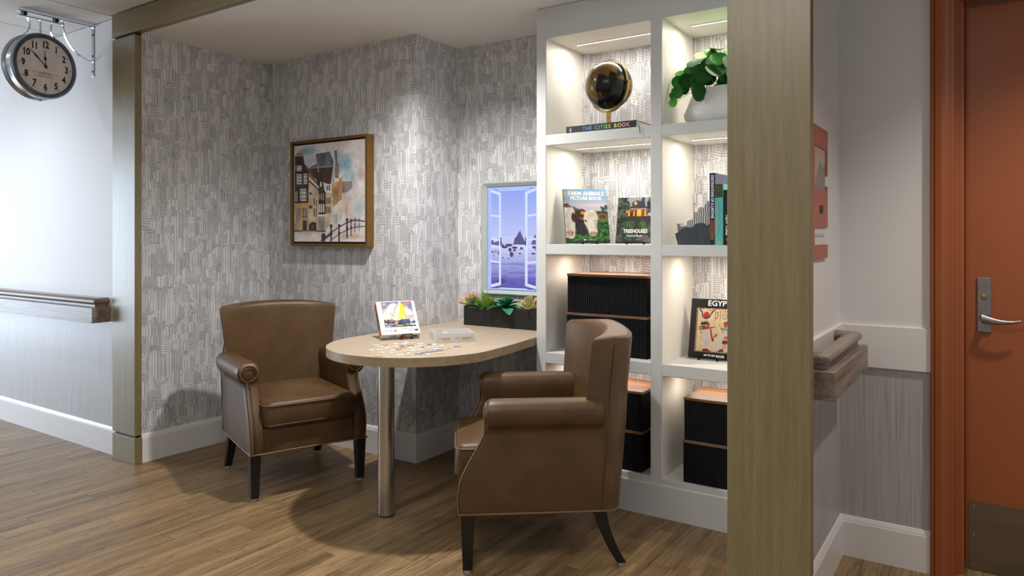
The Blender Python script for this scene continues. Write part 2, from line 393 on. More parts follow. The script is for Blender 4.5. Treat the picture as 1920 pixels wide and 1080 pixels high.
# flat prints: a small picture painted in numbers, carried as colours of a fine grid
class Pic:
    def __init__(s, w_, h_, bg):
        s.w, s.h = w_, h_; s.a = np.zeros((h_, w_, 3)) + np.array(bg) / 255.0
        s.x, s.y = np.meshgrid((np.arange(w_) + .5) / w_, 1 - (np.arange(h_) + .5) / h_); s.rng = np.random.default_rng(3)
    def noise(s, n, m=None):
        m = m or n; g = s.rng.random((m + 2, n + 2)); fx = s.x * n; fy = s.y * m
        i = fx.astype(int); j = fy.astype(int); a = fx - i; b_ = fy - j; a = a * a * (3 - 2 * a); b_ = b_ * b_ * (3 - 2 * b_)
        return (g[j, i] * (1 - a) + g[j, i + 1] * a) * (1 - b_) + (g[j + 1, i] * (1 - a) + g[j + 1, i + 1] * a) * b_
    def put(s, mask, col, var=0.0, n=12):
        c = np.array(col) / 255.0
        cc = c[None, None] * (1 + (var * (s.noise(n) - .5) * 2)[..., None]) if var else c[None, None]
        k = np.clip(mask, 0, 1)[..., None].astype(float); s.a = s.a * (1 - k) + np.clip(cc, 0, 1) * k
    def poly(s, pts, col, al=1.0, var=0.0, n=12):
        ins = np.zeros(s.x.shape, bool); j = len(pts) - 1
        for i in range(len(pts)):
            xi, yi = pts[i]; xj, yj = pts[j]
            c = ((yi > s.y) != (yj > s.y)) & (s.x < (xj - xi) * (s.y - yi) / ((yj - yi) or 1e-9) + xi); ins ^= c; j = i
        s.put(ins * al, col, var, n)
    def rect(s, x0, y0, x1, y1, col, al=1.0, var=0.0, n=12): s.put(((s.x > x0) & (s.x < x1) & (s.y > y0) & (s.y < y1)) * al, col, var, n)
    def ell(s, cx, cy, rx, ry, col, al=1.0, soft=0.15, var=0.0, n=12, rot=0.0):
        c_, s_ = math.cos(rot), math.sin(rot); dx = s.x - cx; dy = s.y - cy
        d = np.sqrt(((dx * c_ + dy * s_) / rx) ** 2 + ((-dx * s_ + dy * c_) / ry) ** 2); s.put(np.clip((1 - d) / max(soft, 1e-3), 0, 1) * al, col, var, n)
    def line(s, pts, wd, col, al=1.0):
        for (x0, y0), (x1, y1) in zip(pts[:-1], pts[1:]):
            L2 = (x1 - x0) ** 2 + (y1 - y0) ** 2 or 1e-9; t = np.clip(((s.x - x0) * (x1 - x0) + (s.y - y0) * (y1 - y0)) / L2, 0, 1)
            d = np.hypot(s.x - x0 - t * (x1 - x0), s.y - y0 - t * (y1 - y0)); s.put((d < wd) * al, col)
    def vgrad(s, y0, y1, c0, c1, mask=None):
        t = np.clip((s.y - y0) / (y1 - y0), 0, 1); m = ((s.y >= y0) & (s.y <= y1)) if mask is None else mask
        col = (np.array(c0) / 255.0)[None, None] * (1 - t[..., None]) + (np.array(c1) / 255.0)[None, None] * t[..., None]
        s.a = np.where(m[..., None], col, s.a)
def print_mat(name, rough=0.4, glow=0.0, coat=0.0):
    if name in MATS: return MATS[name]
    m, nt, b = base_mat(name); setp(b, rough, 0, 0.4, coat)
    at = nt.nodes.new('ShaderNodeAttribute'); at.attribute_name = 'print'
    nt.links.new(at.outputs['Color'], b.inputs['Base Color'])
    if glow:
        b.inputs['Base Color'].default_value = (0.02, 0.02, 0.02, 1); nt.links.remove(b.inputs['Base Color'].links[0])
        nt.links.new(at.outputs['Color'], b.inputs['Emission Color']); b.inputs['Emission Strength'].default_value = glow
    MATS[name] = m; return m
def print_sheet(name, pic, w_, h_, mat, parent, loc=(0, 0, 0), rot=(0, 0, 0), dim=1.0):
    """sheet in local x (right) / z (up), origin bottom centre, facing -y"""
    W, H = pic.w, pic.h
    xs = np.linspace(-w_ / 2, w_ / 2, W + 1); zs = np.linspace(h_, 0, H + 1)
    V = np.zeros(((W + 1) * (H + 1), 3)); gx, gz = np.meshgrid(xs, zs); V[:, 0] = gx.ravel(); V[:, 2] = gz.ravel()
    i = np.arange(H)[:, None] * (W + 1) + np.arange(W)[None]; i = i.ravel()
    Fc = np.stack([i + W + 1, i + W + 2, i + 1, i], 1)
    me = bpy.data.meshes.new(name); me.from_pydata(V.tolist(), [], Fc.tolist())
    c = np.clip(pic.a * dim, 0, 1); c = np.where(c <= .04045, c / 12.92, ((c + .055) / 1.055) ** 2.4).reshape(-1, 3)
    at = me.color_attributes.new('print', 'FLOAT_COLOR', 'CORNER')
    col = np.ones((len(c), 4, 4)); col[:, :, :3] = c[:, None]
    at.data.foreach_set('color', col.ravel().astype(np.float32))
    me.materials.append(mat); o = bpy.data.objects.new(name, me); C.objects.link(o); o.parent = parent; o.location = loc; o.rotation_euler = rot
    return o

# ================================================================== SETTING
ZC, ZA = 2.578, 2.4425                    # corridor and alcove ceilings
XL, XN, YB, YN = -4.035, -2.735, 3.107, 3.500   # alcove side wall, niche side, back wall, niche back
YW = 2.235; XR = -0.518; YR = 3.174      # corridor wall, partition face, wall by the door
UX0, UX1, UY = -1.932, -0.645, 3.117     # bookcase

def wall(name, a, b, mat): return struct(MB().box(a, b).build(name, mat))
# floor: a slab carrying the planks
floor = struct(MB().box((-9, -2.6, -0.06), (2.2, 3.9, -0.006)).build('floor', plain('subfloor', (60, 48, 36), 0.8)))
pw, pl = 0.0985, 0.915
plank0 = None; rest = MB()
def sees(x, y):
    p = Vector((x, y, 0)); k = p.dot(FX)
    if k < 1.9: return False
    u_ = p.dot(RX) / k * F_PX
    return -1150 < u_ < 1150 and y < 3.45 and k > 2.35 and not (x < -4.1 and y > 2.5) and not (-4.0 > x and y > 2.6)
rg = random.Random(5); npl = 0
ix = 0; x = -8.9
while x < 2.1:
    y = -2.6 + rg.random() * pl
    y -= pl
    while y < 3.8:
        y0, y1 = max(y, -2.55), min(y + pl, 3.85)
        if y1 - y0 > 0.05:
            cx, cy = x + pw / 2, (y0 + y1) / 2
            full = abs(y1 - y0 - pl) < 1e-6
            if full and (sees(cx, cy) or sees(cx, y0 + .05) or sees(cx, y1 - .05)) and npl < 300:
                if plank0 is None:
                    plank0 = MB().box((-pw / 2 + .0006, -pl / 2 + .0006, -0.006), (pw / 2 - .0006, pl / 2 - .0006, 0)).build('plank', PLANK, floor, loc=(cx, cy, 0))
                else: inst(plank0, 'plank', floor, (cx, cy, 0))
                npl += 1
            else: rest.box((x + .0006, y0 + .0006, -0.006), (x + pw - .0006, y1 - .0006, 0))
        y += pl
    x += pw
tag(rest.build('plank_field', PLANK, floor), kind='stuff')

# glazed end of the corridor, out of frame to the left
wf = struct(thing('window_1', None, None, (-8.85, 0.35, 0)))
for a, b_ in (((0, -1.0, 0), (.08, -.88, 2.4)), ((0, .88, 0), (.08, 1.0, 2.4)), ((0, -.88, 2.28), (.08, .88, 2.4)), ((0, -.88, 0), (.08, .88, .14)), ((0, -.04, .14), (.08, .04, 2.28))): MB().box(a, b_).build('window_frame', TRIMW, wf)
# corridor wall on the left
wl = wall('wall_left', (-8.9, YW, 0), (-4.27, YW + .12, ZC), WHITE)
MB().box((-8.9, YW - .002, .15), (-4.275, YW, .78)).build('wall_covering', GRASS, wl)
rail_l = struct(MB().box((-8.9, YW - .013, .768), (-4.275, YW, .934)).build('trim_1', TRIMW, bevel=.002))
BASEP = [(0, 0), (.015, 0), (.015, .138), (.0125, .1405), (.0125, .144), (.0105, .150), (.006, .160), (0, .162)]
def baseboard(name, p0, p1, mat=TRIMW):
    # the profile stands out to the right of the path direction
    return struct(MB().sweep([p0, p1], BASEP).build(name, mat))
baseboard('baseboard_left', (-8.9, YW, 0), (-4.262, YW, 0))
# alcove walls
wall('wall_alcove_left', (XL - .22, YW + .004, 0), (XL, YB + .1, ZA), WALLPAPER)
wall('wall_back', (XL, YB, 0), (XN, YB + .6, ZA), WALLPAPER)
wall('wall_niche', (XN, YN, 0), (UX0 + .1, YN + .2, ZA), WALLPAPER)
wall('wall_back_bookcase', (UX0 + .1, YN + .05, 0), (UX1 + .1, YN + .2, ZA), WHITE)
struct(MB().sweep([(XL, YW + .0, 0), (XL, YB, 0), (XN, YB, 0), (XN, YN, 0), (UX0, YN, 0)], BASEP).build('baseboard_alcove', TRIMW))
# partition between the bookcase and the door
wr = wall('wall_right', (UX1, YW + .004, 0), (XR, YR + .1, ZC), WHITE)
MB().box((XR, YW + .01, .15), (XR + .002, YR, .78)).build('wall_covering', GRASS, wr)
we = wall('wall_door', (XR, YR, 0), (-0.20, YR + .16, ZC), WHITE)
MB().box((XR, YR - .002, .15), (-0.20, YR, .78)).build('wall_covering', GRASS, we)
struct(MB().sweep([(XR, YW + .02, .768), (XR, YR, .768), (-.197, YR, .768)], [(0, 0), (.014, 0), (.014, .164), (0, .166)]).build('trim_2', TRIMW))
struct(MB().sweep([(XR, YW + .02, 0), (XR, YR, 0), (-.199, YR, 0)], BASEP).build('baseboard_right', TRIMW))
wall('wall_above_door', (-.20, YR, 2.27), (0.95, YR + .16, ZC), WHITE)
wall('wall_far_right', (0.95, YR, 0), (2.2, YR + .16, ZC), WHITE)
# ceilings
struct(MB().box((XL - .2, YW + .003, ZA), (UX1 + .1, YN + .2, ZA + .1)).build('ceiling_alcove', CEIL))
ceil = struct(MB().box((-8.9, -2.6, ZC + .008), (2.2, 3.4, ZC + .1)).build('ceiling', CEIL))
tp = 0.68; t0 = None
for i in range(-7, 3):
    for k in range(3):
        x0 = -4.285 + i * tp; y1 = YW - .002 - k * 1.36; y0 = y1 - 1.36 + .010
        cx, cy = x0 + tp / 2, (y0 + y1) / 2
        if x0 > -4.2 and k == 0:       # tiles in front of the beam stop short of it
            pass
        if t0 is None:
            t0 = MB().box((-tp / 2 + .005, -.675, 0), (tp / 2 - .005, .675, .012)).build('ceiling_tile', TILE, ceil, bevel=.003, loc=(cx, cy, ZC))
        else: inst(t0, 'ceiling_tile', ceil, (cx, cy - (.045 if i >= 0 else 0), ZC))
# timber portal
YF = 2.192
def post(n, x0, x1):
    o = struct(MB().box((x0, YF, .160), (x1, YF + .040, 2.428)).build('trim_%d' % n, POST, bevel=.0015))
    MB().box((x0, YF, .0), (x1, YF + .040, .148)).build('plinth_block', POST, o, bevel=.0015)
    MB().box((x0 + .012, YF + .012, .146), (x1 - .012, YF + .036, .162)).build('shadow_gap', BLACKM, o)
    MB().box((x0 + .012, YF + .012, 2.426), (x1 - .012, YF + .036, 2.446)).build('shadow_gap', BLACKM, o)
    return o
post(3, -4.262, -4.021); post(4, -0.675, -0.435)
struct(MB().box((-4.271, YF + .002, 2.443), (-0.427, YF + .040, ZC - .002)).build('trim_5', BEAM, bevel=.0015))

# ------------------------------------------------------------------ door
DY = 3.295
casing_prof = None
door = struct(thing('door_1', None, None, (-.09, DY, 0)))
dl = MB().box((.0008, 0, .012), (.92, .045, 2.172)).build('door_leaf', ORANGE, door, bevel=.0015)
tag(dl, 'orange painted door leaf')
frame = struct(thing('trim_6', None, None, (0, 0, 0)))
# casing with stepped moulding, jamb and stop
MB().prism([(-.197, YR), (-.197, 3.146), (-.190, 3.142), (-.183, 3.146), (-.181, 3.138), (-.160, 3.132), (-.150, 3.136), (-.134, 3.136), (-.134, YR)], 0, 2.30).build('casing', ORANGE, frame)
MB().prism([(-.134, 3.145), (-.120, 3.145), (-.120, 3.205), (-.112, 3.210), (-.106, 3.214), (-.104, 3.224), (-.092, 3.230), (-.090, 3.345), (-.197, 3.345), (-.197, YR), (-.134, YR)], 0, 2.245).build('jamb', ORANGE, frame)
MB().box((-.197, 3.136, 2.245), (.95, YR, 2.31)).build('head_casing', ORANGE, frame, bevel=.003)
MB().box((-.09, 3.205, 2.178), (.90, 3.345, 2.245)).build('head_jamb', ORANGE, frame, bevel=.002)
MB().box((.83, 3.15, 0), (.95, 3.345, 2.245)).build('side_jamb', ORANGE, frame, bevel=.002)
lv = MB().box((.039, -.010, .920), (.085, 0, 1.128)).build('lock_plate', DARKSTEEL, door, bevel=.002)
MB().lathe([(.0105, 0), (.0105, .003), (.008, .004)], 20).build('keyhole', BRASS, door, smooth=40, loc=(.062, -.010, 1.054), rot=(PI / 2, 0, 0))
MB().lathe([(.016, 0), (.014, .012), (.011, .03), (.011, .046)], 20).build('lever_neck', DARKSTEEL, door, smooth=40, loc=(.062, -.010, .974), rot=(PI / 2, 0, 0))
rings = []
for i in range(15):
    t = i / 14; xx = .054 + .122 * t; zz = .976 - .016 * math.sin(t * PI * .75) + .008 * t; yy = -.054 - .006 * math.sin(t * PI)
    hz = .0125 * (1 - t) ** 1.2 + .0045; hy = .0075 - .003 * t
    rings.append([(xx, yy + hy * math.cos(a), zz + hz * math.sin(a)) for a in [2 * PI * k / 12 for k in range(12)]])
MB().loft(rings).build('lever', DARKSTEEL, door, smooth=60)
kp = MB().box((.011, -.003, .004), (.90, 0, .266)).build('kick_plate', KICKM, door)
for zz in (.02, .135, .247):
    MB().lathe([(.005, 0), (.0045, .0015), (.002, .0025)], 12).build('screw', DARKSTEEL, kp, smooth=40, loc=(.027, -.003, zz), rot=(PI / 2, 0, 0))

# ------------------------------------------------------------------ handrails
def handrail(path, label, mats):
    """path runs along the outer face; profile stands to the left (towards the wall)"""
    o = thing('handrail', label, 'handrail', (path[1][0], path[1][1], .785))
    q = [(p[0] - path[1][0], p[1] - path[1][1], 0) for p in path]
    MB().sweep(q, [(0, 0), (0, .088), (-.028, .088), (-.028, 0)]).build('board', mats[0], o, bevel=.0015)
    MB().sweep(q, [(-.030, .086), (-.030, .094), (-.034, .108), (-.062, .108), (-.062, .086)]).build('cove', mats[0], o)
    g = [(-.044 + .027 * math.cos(a), .122 + .020 * math.sin(a)) for a in [2 * PI * k / 18 for k in range(18)]]
    MB().sweep(q, g).build('grip', mats[1], o, smooth=50)
    return o
handrail([(-8.6, 2.112, 0), (-4.332, 2.112, 0), (-4.332, 2.221, 0)], 'weathered grey oak handrail on the white wall under the clock', (RAILWX, RAILWX))
handrail([(-.503, 2.345, 0), (-.396, 2.345, 0), (-.396, 3.030, 0), (-.503, 3.030, 0)], 'short grey oak handrail returning to the wall beside the orange door', (RAILW, RAILW))

# ================================================================== BOOKCASE
bk = thing('bookcase', 'pale grey built-in bookcase with lit open cubbies beside the niche', 'bookcase', (UX0, UY, 0))
def bx(name, x0, x1, y0, y1, z0, z1, mat=UNITW, bev=.0012, par=None): return MB().box((x0 - UX0, y0 - UY, z0), (x1 - UX0, y1 - UY, z1)).build(name, mat, par or bk, bevel=bev)
MX0, MX1 = -1.313, -1.260; IX0, IX1 = -1.877, -0.700
YBK = 3.524
bx('side_panel', UX0, IX0, UY, YN + .04, 0.15, ZA - .002)
bx('side_panel', IX1, UX1 - .002, UY, YN + .04, 0.15, ZA - .002)
bx('divider', MX0, MX1, UY, YBK, .150, 2.287)
bx('head_rail', IX0, IX1, UY, YBK, 2.287, ZA - .002)
ZS = [(1.747, 1.798), (1.198, 1.248), (.649, .703)]
for a, b_ in ZS:
    bx('shelf', IX0, MX0, UY + .0005, YBK, a, b_); bx('shelf', MX1, IX1, UY + .0005, YBK, a, b_)
bx('bottom_shelf', IX0, MX0, UY + .002, YBK, .150, .179); bx('bottom_shelf', MX1, IX1, UY + .002, YBK, .150, .179)
MB().sweep([(0, 0, 0), (UX1 - UX0 - .002, 0, 0)], [(-.38, 0), (.004, 0), (.004, .146), (0, .152), (-.012, .154), (-.38, .154)]).build('plinth', UNITW, bk)
bp_ = bx('back_panel', IX0, IX1, YBK, YBK + .012, .15, 2.40, WALLPAPER, 0)
# warm white interior liners on the sides and undersides, and the light strips
LED = emit('led_strip_glow', (1.0, 0.92, 0.80), 5.0); LEDB = plain('led_channel', (200, 200, 200), .4)
rows = [(1.798, 2.287), (1.248, 1.747), (.703, 1.198), (.179, .649)]
tints = [(1.0, .95, .87), (1.0, .94, .85), (1.0, .86, .74), (1.0, .83, .70)]; LEDP = [2.7, 2.6, 1.9, 1.4]
for ri, (z0, z1) in enumerate(rows):
    for (x0, x1) in ((IX0, MX0), (MX1, IX1)):
        for xa in ((x0, x0 + .0015), (x1 - .0015, x1)):
            bx('liner', xa[0], xa[1], UY + .003, YBK, z0 + .0005, z1 - .002, UNITIN, 0)
        bx('liner', x0, x1, UY + .003, YBK, z1 - .0015, z1, UNITIN, 0)
        st = bx('light_strip', x0 + .07, x1 - .06, 3.306, 3.316, z1 - .005, z1 - .0016, LEDB, 0)
        bx('diffuser', x0 + .073, x1 - .063, 3.3085, 3.3135, z1 - .0062, z1 - .0048, LED, 0, st)
        tint = tints[ri] if x0 < -1.5 else tuple((a + b_) / 2 for a, b_ in zip(tints[ri], (1, .9, .76)))
        l = light('shelf_light', 'AREA', ((x0 + x1) / 2, 3.311, z1 - .009), ((x0 + x1) / 2, 3.311, 0), LEDP[ri], tint, shape='RECTANGLE', size=x1 - x0 - .14, size_y=.005)

# ================================================================== TABLE
ZT = .772
tb = thing('peninsula_table', 'light oak peninsula table with a rounded end and steel leg', 'table', (-2.31, 2.62, 0))
cx, cy, R = -2.308, 2.625, .421
pts = [(-1.937 - cx, 3.490 - cy), (-1.937 - cx, 3.10 - cy), (-1.905 - cx, 2.86 - cy)]
for k in range(49):
    a = -PI * k / 48; pts.append((R * math.cos(a), R * math.sin(a)))
pts += [(-2.729 - cx, 3.0 - cy), (-2.732 - cx, 3.497 - cy)]
pts[-1] = (-2.732 - cx, 3.490 - cy)
MB().prism([(p[0] - 2.308 + 2.31, p[1] + .005) for p in pts], ZT - .004, ZT).build('table_top', TABLEW, tb)
MB().prism([(p[0] - 2.308 + 2.31, p[1] + .005) for p in pts], ZT - .040, ZT - .004).build('edge_band', TABLEE, tb, smooth=30)
lp = atz(715.5, 969, 0); lx_, ly_ = lp.x + 2.31 - .00, lp.y - 2.62 + .03
lg = MB().lathe([(.038, .004), (.038, ZT - .041)], 40, (lx_, ly_, 0)).build('leg', STEEL, tb, smooth=40)
MB().lathe([(.039, 0), (.039, .006)], 40, (lx_, ly_, 0)).build('foot_ring', BLACKM, lg, smooth=40)
MB().lathe([(.055, ZT - .046), (.055, ZT - .0405)], 32, (lx_, ly_, 0)).build('mounting_plate', BLACKM, lg, smooth=40)

# ================================================================== ARMCHAIRS
def armchair(name, label, loc, facing):
    rz = math.atan2(facing[1], facing[0]) - PI / 2
    t = thing(name, label, 'armchair', (loc[0], loc[1], 0), rz, 'brown leather armchairs at the table')
    zb = .225
    # arms: rows of (z, inner x, outer x, front y)
    rows_ = [(.225, .232, .296, .333), (.26, .232, .299, .336), (.30, .232, .301, .336), (.34, .232, .302, .330), (.38, .232, .302, .316), (.42, .232, .301, .296),
             (.46, .232, .300, .272), (.50, .231, .299, .250), (.53, .230, .298, .236), (.550, .228, .299, .228), (.560, .226, .312, .228), (.570, .225, .323, .230),
             (.588, .224, .333, .234), (.61, .226, .337, .236), (.632, .230, .332, .234), (.648, .238, .320, .228), (.658, .250, .303, .218), (.661, .268, .285, .212)]
    for s in (-1, 1):
        NX, NY = 7, 9; m = MB(); rings = []
        for t_ in range(NY + 1):
            pass
        # closed rings around (outer up, over, inner down), lofted from back to front with a rounded front edge
        def ring(ty, inset):
            r_ = []
            for z, xi, xo, yf in rows_: r_.append((s * (xo - inset), -.215 + (yf + .215) * ty - (0 if ty < 1 else 0), max(z, zb + 0)))
            for z, xi, xo, yf in reversed(rows_): r_.append((s * (xi + inset), -.215 + (yf + .215) * ty, z))
            return r_
        rg_ = [ring(k / 8, 0) for k in range(8)] + [ring(.975, 0), ring(.992, .003), ring(1.0, .010)]
        m.loft(rg_, cap=False)
        # front panel between the two edges
        n = len(rows_); last = rg_[-1]
        m.add([last[i] for i in range(2 * n)], [(i, i + 1, 2 * n - 2 - i, 2 * n - 1 - i) for i in range(n - 1)])
        arm = m.build('arm', LEATHER, t, smooth=50)
        # piping round the front panel, two cords
        for off, rad, mt in ((.009, .0036, PIPING), (.024, .0026, LEATHER_DK)):
            path = [(s * (xo - off), yf + .0025, z) for z, xi, xo, yf in rows_ if z <= .545]
            for k in range(25):
                a = -PI * .42 + 2 * PI * k / 24 * .94
                rx_, rz_ = .050 - off * .9, .046 - off * .8
                zz_ = .608 + rz_ * math.sin(a); path.append((s * (.281 + rx_ * math.cos(a)), float(np.interp(zz_, [r_[0] for r_ in rows_], [r_[3] for r_ in rows_])) + .003, zz_))
            MB().tube(path, rad, 8).build('piping', mt, arm, smooth=80)
        # seam under the roll of the arm
        MB().tube([(s * .3005, y_, .556) for y_ in (-.20, 0, .215)], .002, 6).build('seam', LEATHER_DK, arm, smooth=80)
    # back shell
    def sup(a, e): return math.copysign(abs(a) ** e, a)
    rings = []; NO, NI = 28, 20
    def wing(z): return .014 - .038 * min(1, max(0, (z - .57) / .13))
    def back_ring(z, inset, crown):
        k = (z - zb) / .675; lean = -.055 * k; W = .285 + .043 * max(0, (z - .45) / .45) ** 1.3 - inset; D = .105 - inset
        r_ = []
        for i in range(NO + 1):
            th = PI * i / NO; xx = (W + wing(z)) * sup(math.cos(th), .55); yy = -.205 + lean - D * sup(math.sin(th), .55)
            r_.append((xx, yy, z + crown * (1 - (xx / W) ** 2)))
        yw = -.118 + lean - inset                      # front edge of the wings
        for i in range(NI + 1):
            u_ = -1 + 2 * i / NI; xx = (W - .004) * u_; dip = (1 - abs(u_) ** 2.6)
            r_.append((xx, yw - .092 * dip + inset * 0, z + crown * (1 - u_ * u_)))
        return r_
    zs = [zb, .3, .4, .5, .57, .61, .66, .70, .75, .80, .85, .874]
    rings = [back_ring(z, 0, .020 * max(0, (z - .5) / .37)) for z in zs]
    rings += [back_ring(.886, .004, .021), back_ring(.894, .012, .022), back_ring(.898, .022, .022), back_ring(.899, .036, .022)]
    m = MB(); m.loft(rings, cap=False)
    last = rings[-1]; no = NO + 1
    # close the top: pair outer and inner points
    top_o = last[:no]; top_i = last[no:]
    L_ = NI + 1; oo = [top_o[round(i * (no - 1) / (L_ - 1))] for i in range(L_)]; ii = list(reversed(top_i))
    # fan between the two polylines
    vv_ = top_o + list(reversed(top_i)); fs_ = []; a_ = b_ = 0
    while a_ < no - 1 or b_ < L_ - 1:
        if b_ >= L_ - 1 or (a_ < no - 1 and (a_ + 1) / (no - 1) <= (b_ + 1) / (L_ - 1)): fs_.append((a_, a_ + 1, no + b_)); a_ += 1
        else: fs_.append((a_, no + b_ + 1, no + b_)); b_ += 1
    m.add(vv_, fs_)
    bo = m.build('backrest', LEATHER, t, smooth=60)
    for s in (-1, 1):      # side seams of the back
        path = []
        for z in (zb + .01, .35, .5, .6, .7, .78, .85, .872):
            k = (z - zb) / .675; W = .285 + .043 * max(0, (z - .45) / .45) ** 1.3
            path.append((s * (W + wing(z) + .0006), -.212 - .055 * k, z))
        MB().tube(path, .0022, 6).build('seam', LEATHER_DK, bo, smooth=80)
    # upper edge seam
    path = []
    rr_ = back_ring(.886, .004, .021)
    MB().tube(rr_[:no], .0024, 6).build('seam', LEATHER_DK, bo, smooth=80)
    # apron and cushion
    MB().loft([[(x_, y_, z_) for x_, y_ in ((-.238, -.2), (.238, -.2), (.238, .318), (.12, .328), (-.12, .328), (-.238, .318))] for z_ in (zb, .26, .30, .345)]).build('seat_base', LEATHER, t, smooth=40, bevel=.008, seg=3)
    rings = []
    def cush(z, ins, crown):
        r_ = []
        for px_, py_ in rrect(.468 - 2 * ins, .545 - 2 * ins, .035, 5):
            fr = .008 * (1 - (px_ / .234) ** 2) if py_ > 0 else 0
            r_.append((px_, py_ + .072 + fr, z + crown * max(0, (1 - (px_ / .234) ** 2)) * max(0, (1 - (py_ / .2725) ** 2))))
        return r_
    for z, ins, cr in ((.346, .010, 0), (.352, .003, 0), (.362, 0, 0), (.41, -.004, 0), (.452, 0, 0), (.464, .003, 0), (.471, .010, .004), (.475, .03, .010), (.477, .07, .02), (.478, .13, .03), (.479, .2, .034)):
        rings.append(cush(z, ins, cr))
    cu = MB().loft(rings).build('seat_cushion', LEATHER, t, smooth=60)
    for z in (.362, .458):
        MB().tube(cush(z, -.002, 0), .0036, 8, closed=True).build('piping', LEATHER_DK if z < .4 else PIPING, cu, smooth=80)
    # light cord round the lower edge
    low = [(.297 * sup(math.cos(PI * i / NO), .55), -.205 - .105 * sup(math.sin(PI * i / NO), .55), zb + .003) for i in range(NO + 1)]
    low = [(.299, .335, zb + .003)] + [(.299, .1, zb + .003)] + low + [(-.299, .1, zb + .003), (-.299, .335, zb + .003), (-.236, .337, zb + .003), (-.12, .331, zb + .003), (.12, .331, zb + .003), (.236, .337, zb + .003)]
    MB().tube(low, .0042, 8, closed=True).build('welt', plain('welt_tan', (118, 92, 62), .42, var=.1), t, smooth=80)
    # legs
    for s in (-1, 1):
        g = MB().loft([[(s * .272 + a * h, .302 + b_ * h, z) for a, b_ in ((-1, -1), (1, -1), (1, 1), (-1, 1))] for z, h in ((.012, .0185), (.12, .0225), (.235, .0265))]).build('leg', BLACK, t, bevel=.003)
        MB().lathe([(.013, 0), (.014, .006), (.012, .013)], 16, (s * .272, .302, 0)).build('glide', GLIDE, g, smooth=40)
        rr2 = []
        for i in range(9):
            q = i / 8; z = .235 - .223 * q; yy = -.215 - .085 * q ** 1.7; xx = s * (.250 + .004 * q); h = .0245 - .007 * q
            rr2.append([(xx + a * h, yy + b_ * h, z) for a, b_ in ((-1, -1), (1, -1), (1, 1), (-1, 1))])
        g = MB().loft(rr2).build('leg', BLACK, t, smooth=40, bevel=.003)
        MB().lathe([(.012, 0), (.013, .006), (.011, .013)], 16, (s * .254, -.300, 0)).build('glide', GLIDE, g, smooth=40)
    return t
armchair('leather_armchair', 'brown leather armchair behind the table, its seat facing the viewer', (-3.174, 2.583), (.93, -.366))
armchair('leather_armchair', 'brown leather armchair in front of the bookcase, seen from its side', (-1.605, 2.600), (-.787, -.617))

# ================================================================== CLOCK
XA = -4.567
ck = thing('station_clock', 'round double-sided metal clock on a bracket above the handrail', 'clock', (XA, YW, 2.563))
cyk, czk, rk = 1.940 - YW, 2.264 - 2.563, .186
def disc_x(mb, prof, n=56, cap=True):   # lathe about the X axis: (radius, x)
    return mb.loft([[(xx, cyk + r * math.cos(2 * PI * k / n), czk + r * math.sin(2 * PI * k / n)) for k in range(n)] for r, xx in prof], cap)
case = disc_x(MB(), [(.150, -.058), (.176, -.058), (.186, -.050), (.189, -.042), (.186, -.034), (.178, -.030), (.178, .024), (.186, .028), (.188, .037), (.185, .046), (.179, .051), (.158, .046)]).build('case', CHROME, ck, smooth=40)
bez = disc_x(MB(), [(.181, .050), (.178, .055), (.164, .057), (.158, .0485), (.158, .046)], cap=False).build('bezel_ring', plain('blued_steel', (96, 106, 122), .3, 1.0, var=.1), ck, smooth=40)
DIALM = plain('aged_dial', (228, 217, 211), .6, var=.10, scale=18)
dial = disc_x(MB(), [(.158, .046), (.158, .0475), (.001, .0478)]).build('dial', DIALM, ck)
rd = disc_x(MB(), [(.152, -.060), (.152, -.0585), (.001, -.0585)]).build('rear_dial', DIALM, ck)
RT = Matrix(((0, 0, 1), (1, 0, 0), (0, 1, 0))).to_euler()      # text lies in Y-Z, facing +X
for h in range(1, 13):
    a = PI / 2 - h * PI / 6; rr = .121
    lettering('numeral', str(h), .050, INK, dial, (.0480, cyk + rr * math.cos(a) * 1.02, czk + rr * math.sin(a)), RT, .80, bold=.0021)
tk = MB()
for k in range(60):
    a = 2 * PI * k / 60; c_, s_ = math.cos(a), math.sin(a); r0, r1 = (.143, .148) if k % 5 else (.141, .150); hw = .0006 if k % 5 else .0022
    tk.add([(.0482, cyk + r * c_ - q * s_, czk + r * s_ + q * c_) for r, q in ((r0, -hw), (r1, -hw), (r1, hw), (r0, hw))], [(0, 1, 2, 3)])
tag(tk.build('minute_marks', INK, dial), kind='stuff')
lettering('lettering', 'UNITED', .019, INK, dial, (.0481, cyk, czk - .044), RT, 1.0, space=1.2)
lettering('lettering', 'TIME RECORDER CO.', .0085, INK, dial, (.0481, cyk, czk - .060), RT, 1.0, space=1.1)
for yy in (-.062, .062): MB().box((.0479, cyk + yy - .016, czk - .0425), (.0483, cyk + yy + .016, czk - .0415)).build('rule', INK, dial)
def hand(name, ang, L, bl, bw):
    d = Vector((0, math.cos(ang), math.sin(ang))); q = Vector((0, -math.sin(ang), math.cos(ang))); o_ = Vector((.0505, cyk, czk))
    prof = [(-.016, .0018), (0, .0022), (L * .36, .0020), (L * .42, .0035), (L * bl, bw), (L * (bl + .1), bw * .8), (L * (bl + .22), .0018), (L, .0008)]
    m = MB(); m.loft([[o_ + d * a + q * b_, o_ + d * a - q * b_, o_ + d * a - q * b_ + Vector((.0012, 0, 0)), o_ + d * a + q * b_ + Vector((.0012, 0, 0))] for a, b_ in prof])
    return m.build(name, INK, ck)
hh = hand('hour_hand', PI / 2 + math.radians(3), .088, .42, .0085)
mh = hand('minute_hand', PI / 2 + math.radians(47), .128, .55, .0045)
pv = disc_x(MB(), [(.0085, .050), (.0085, .053), (.005, .055)], 20).build('pivot', INK, ck, smooth=40)
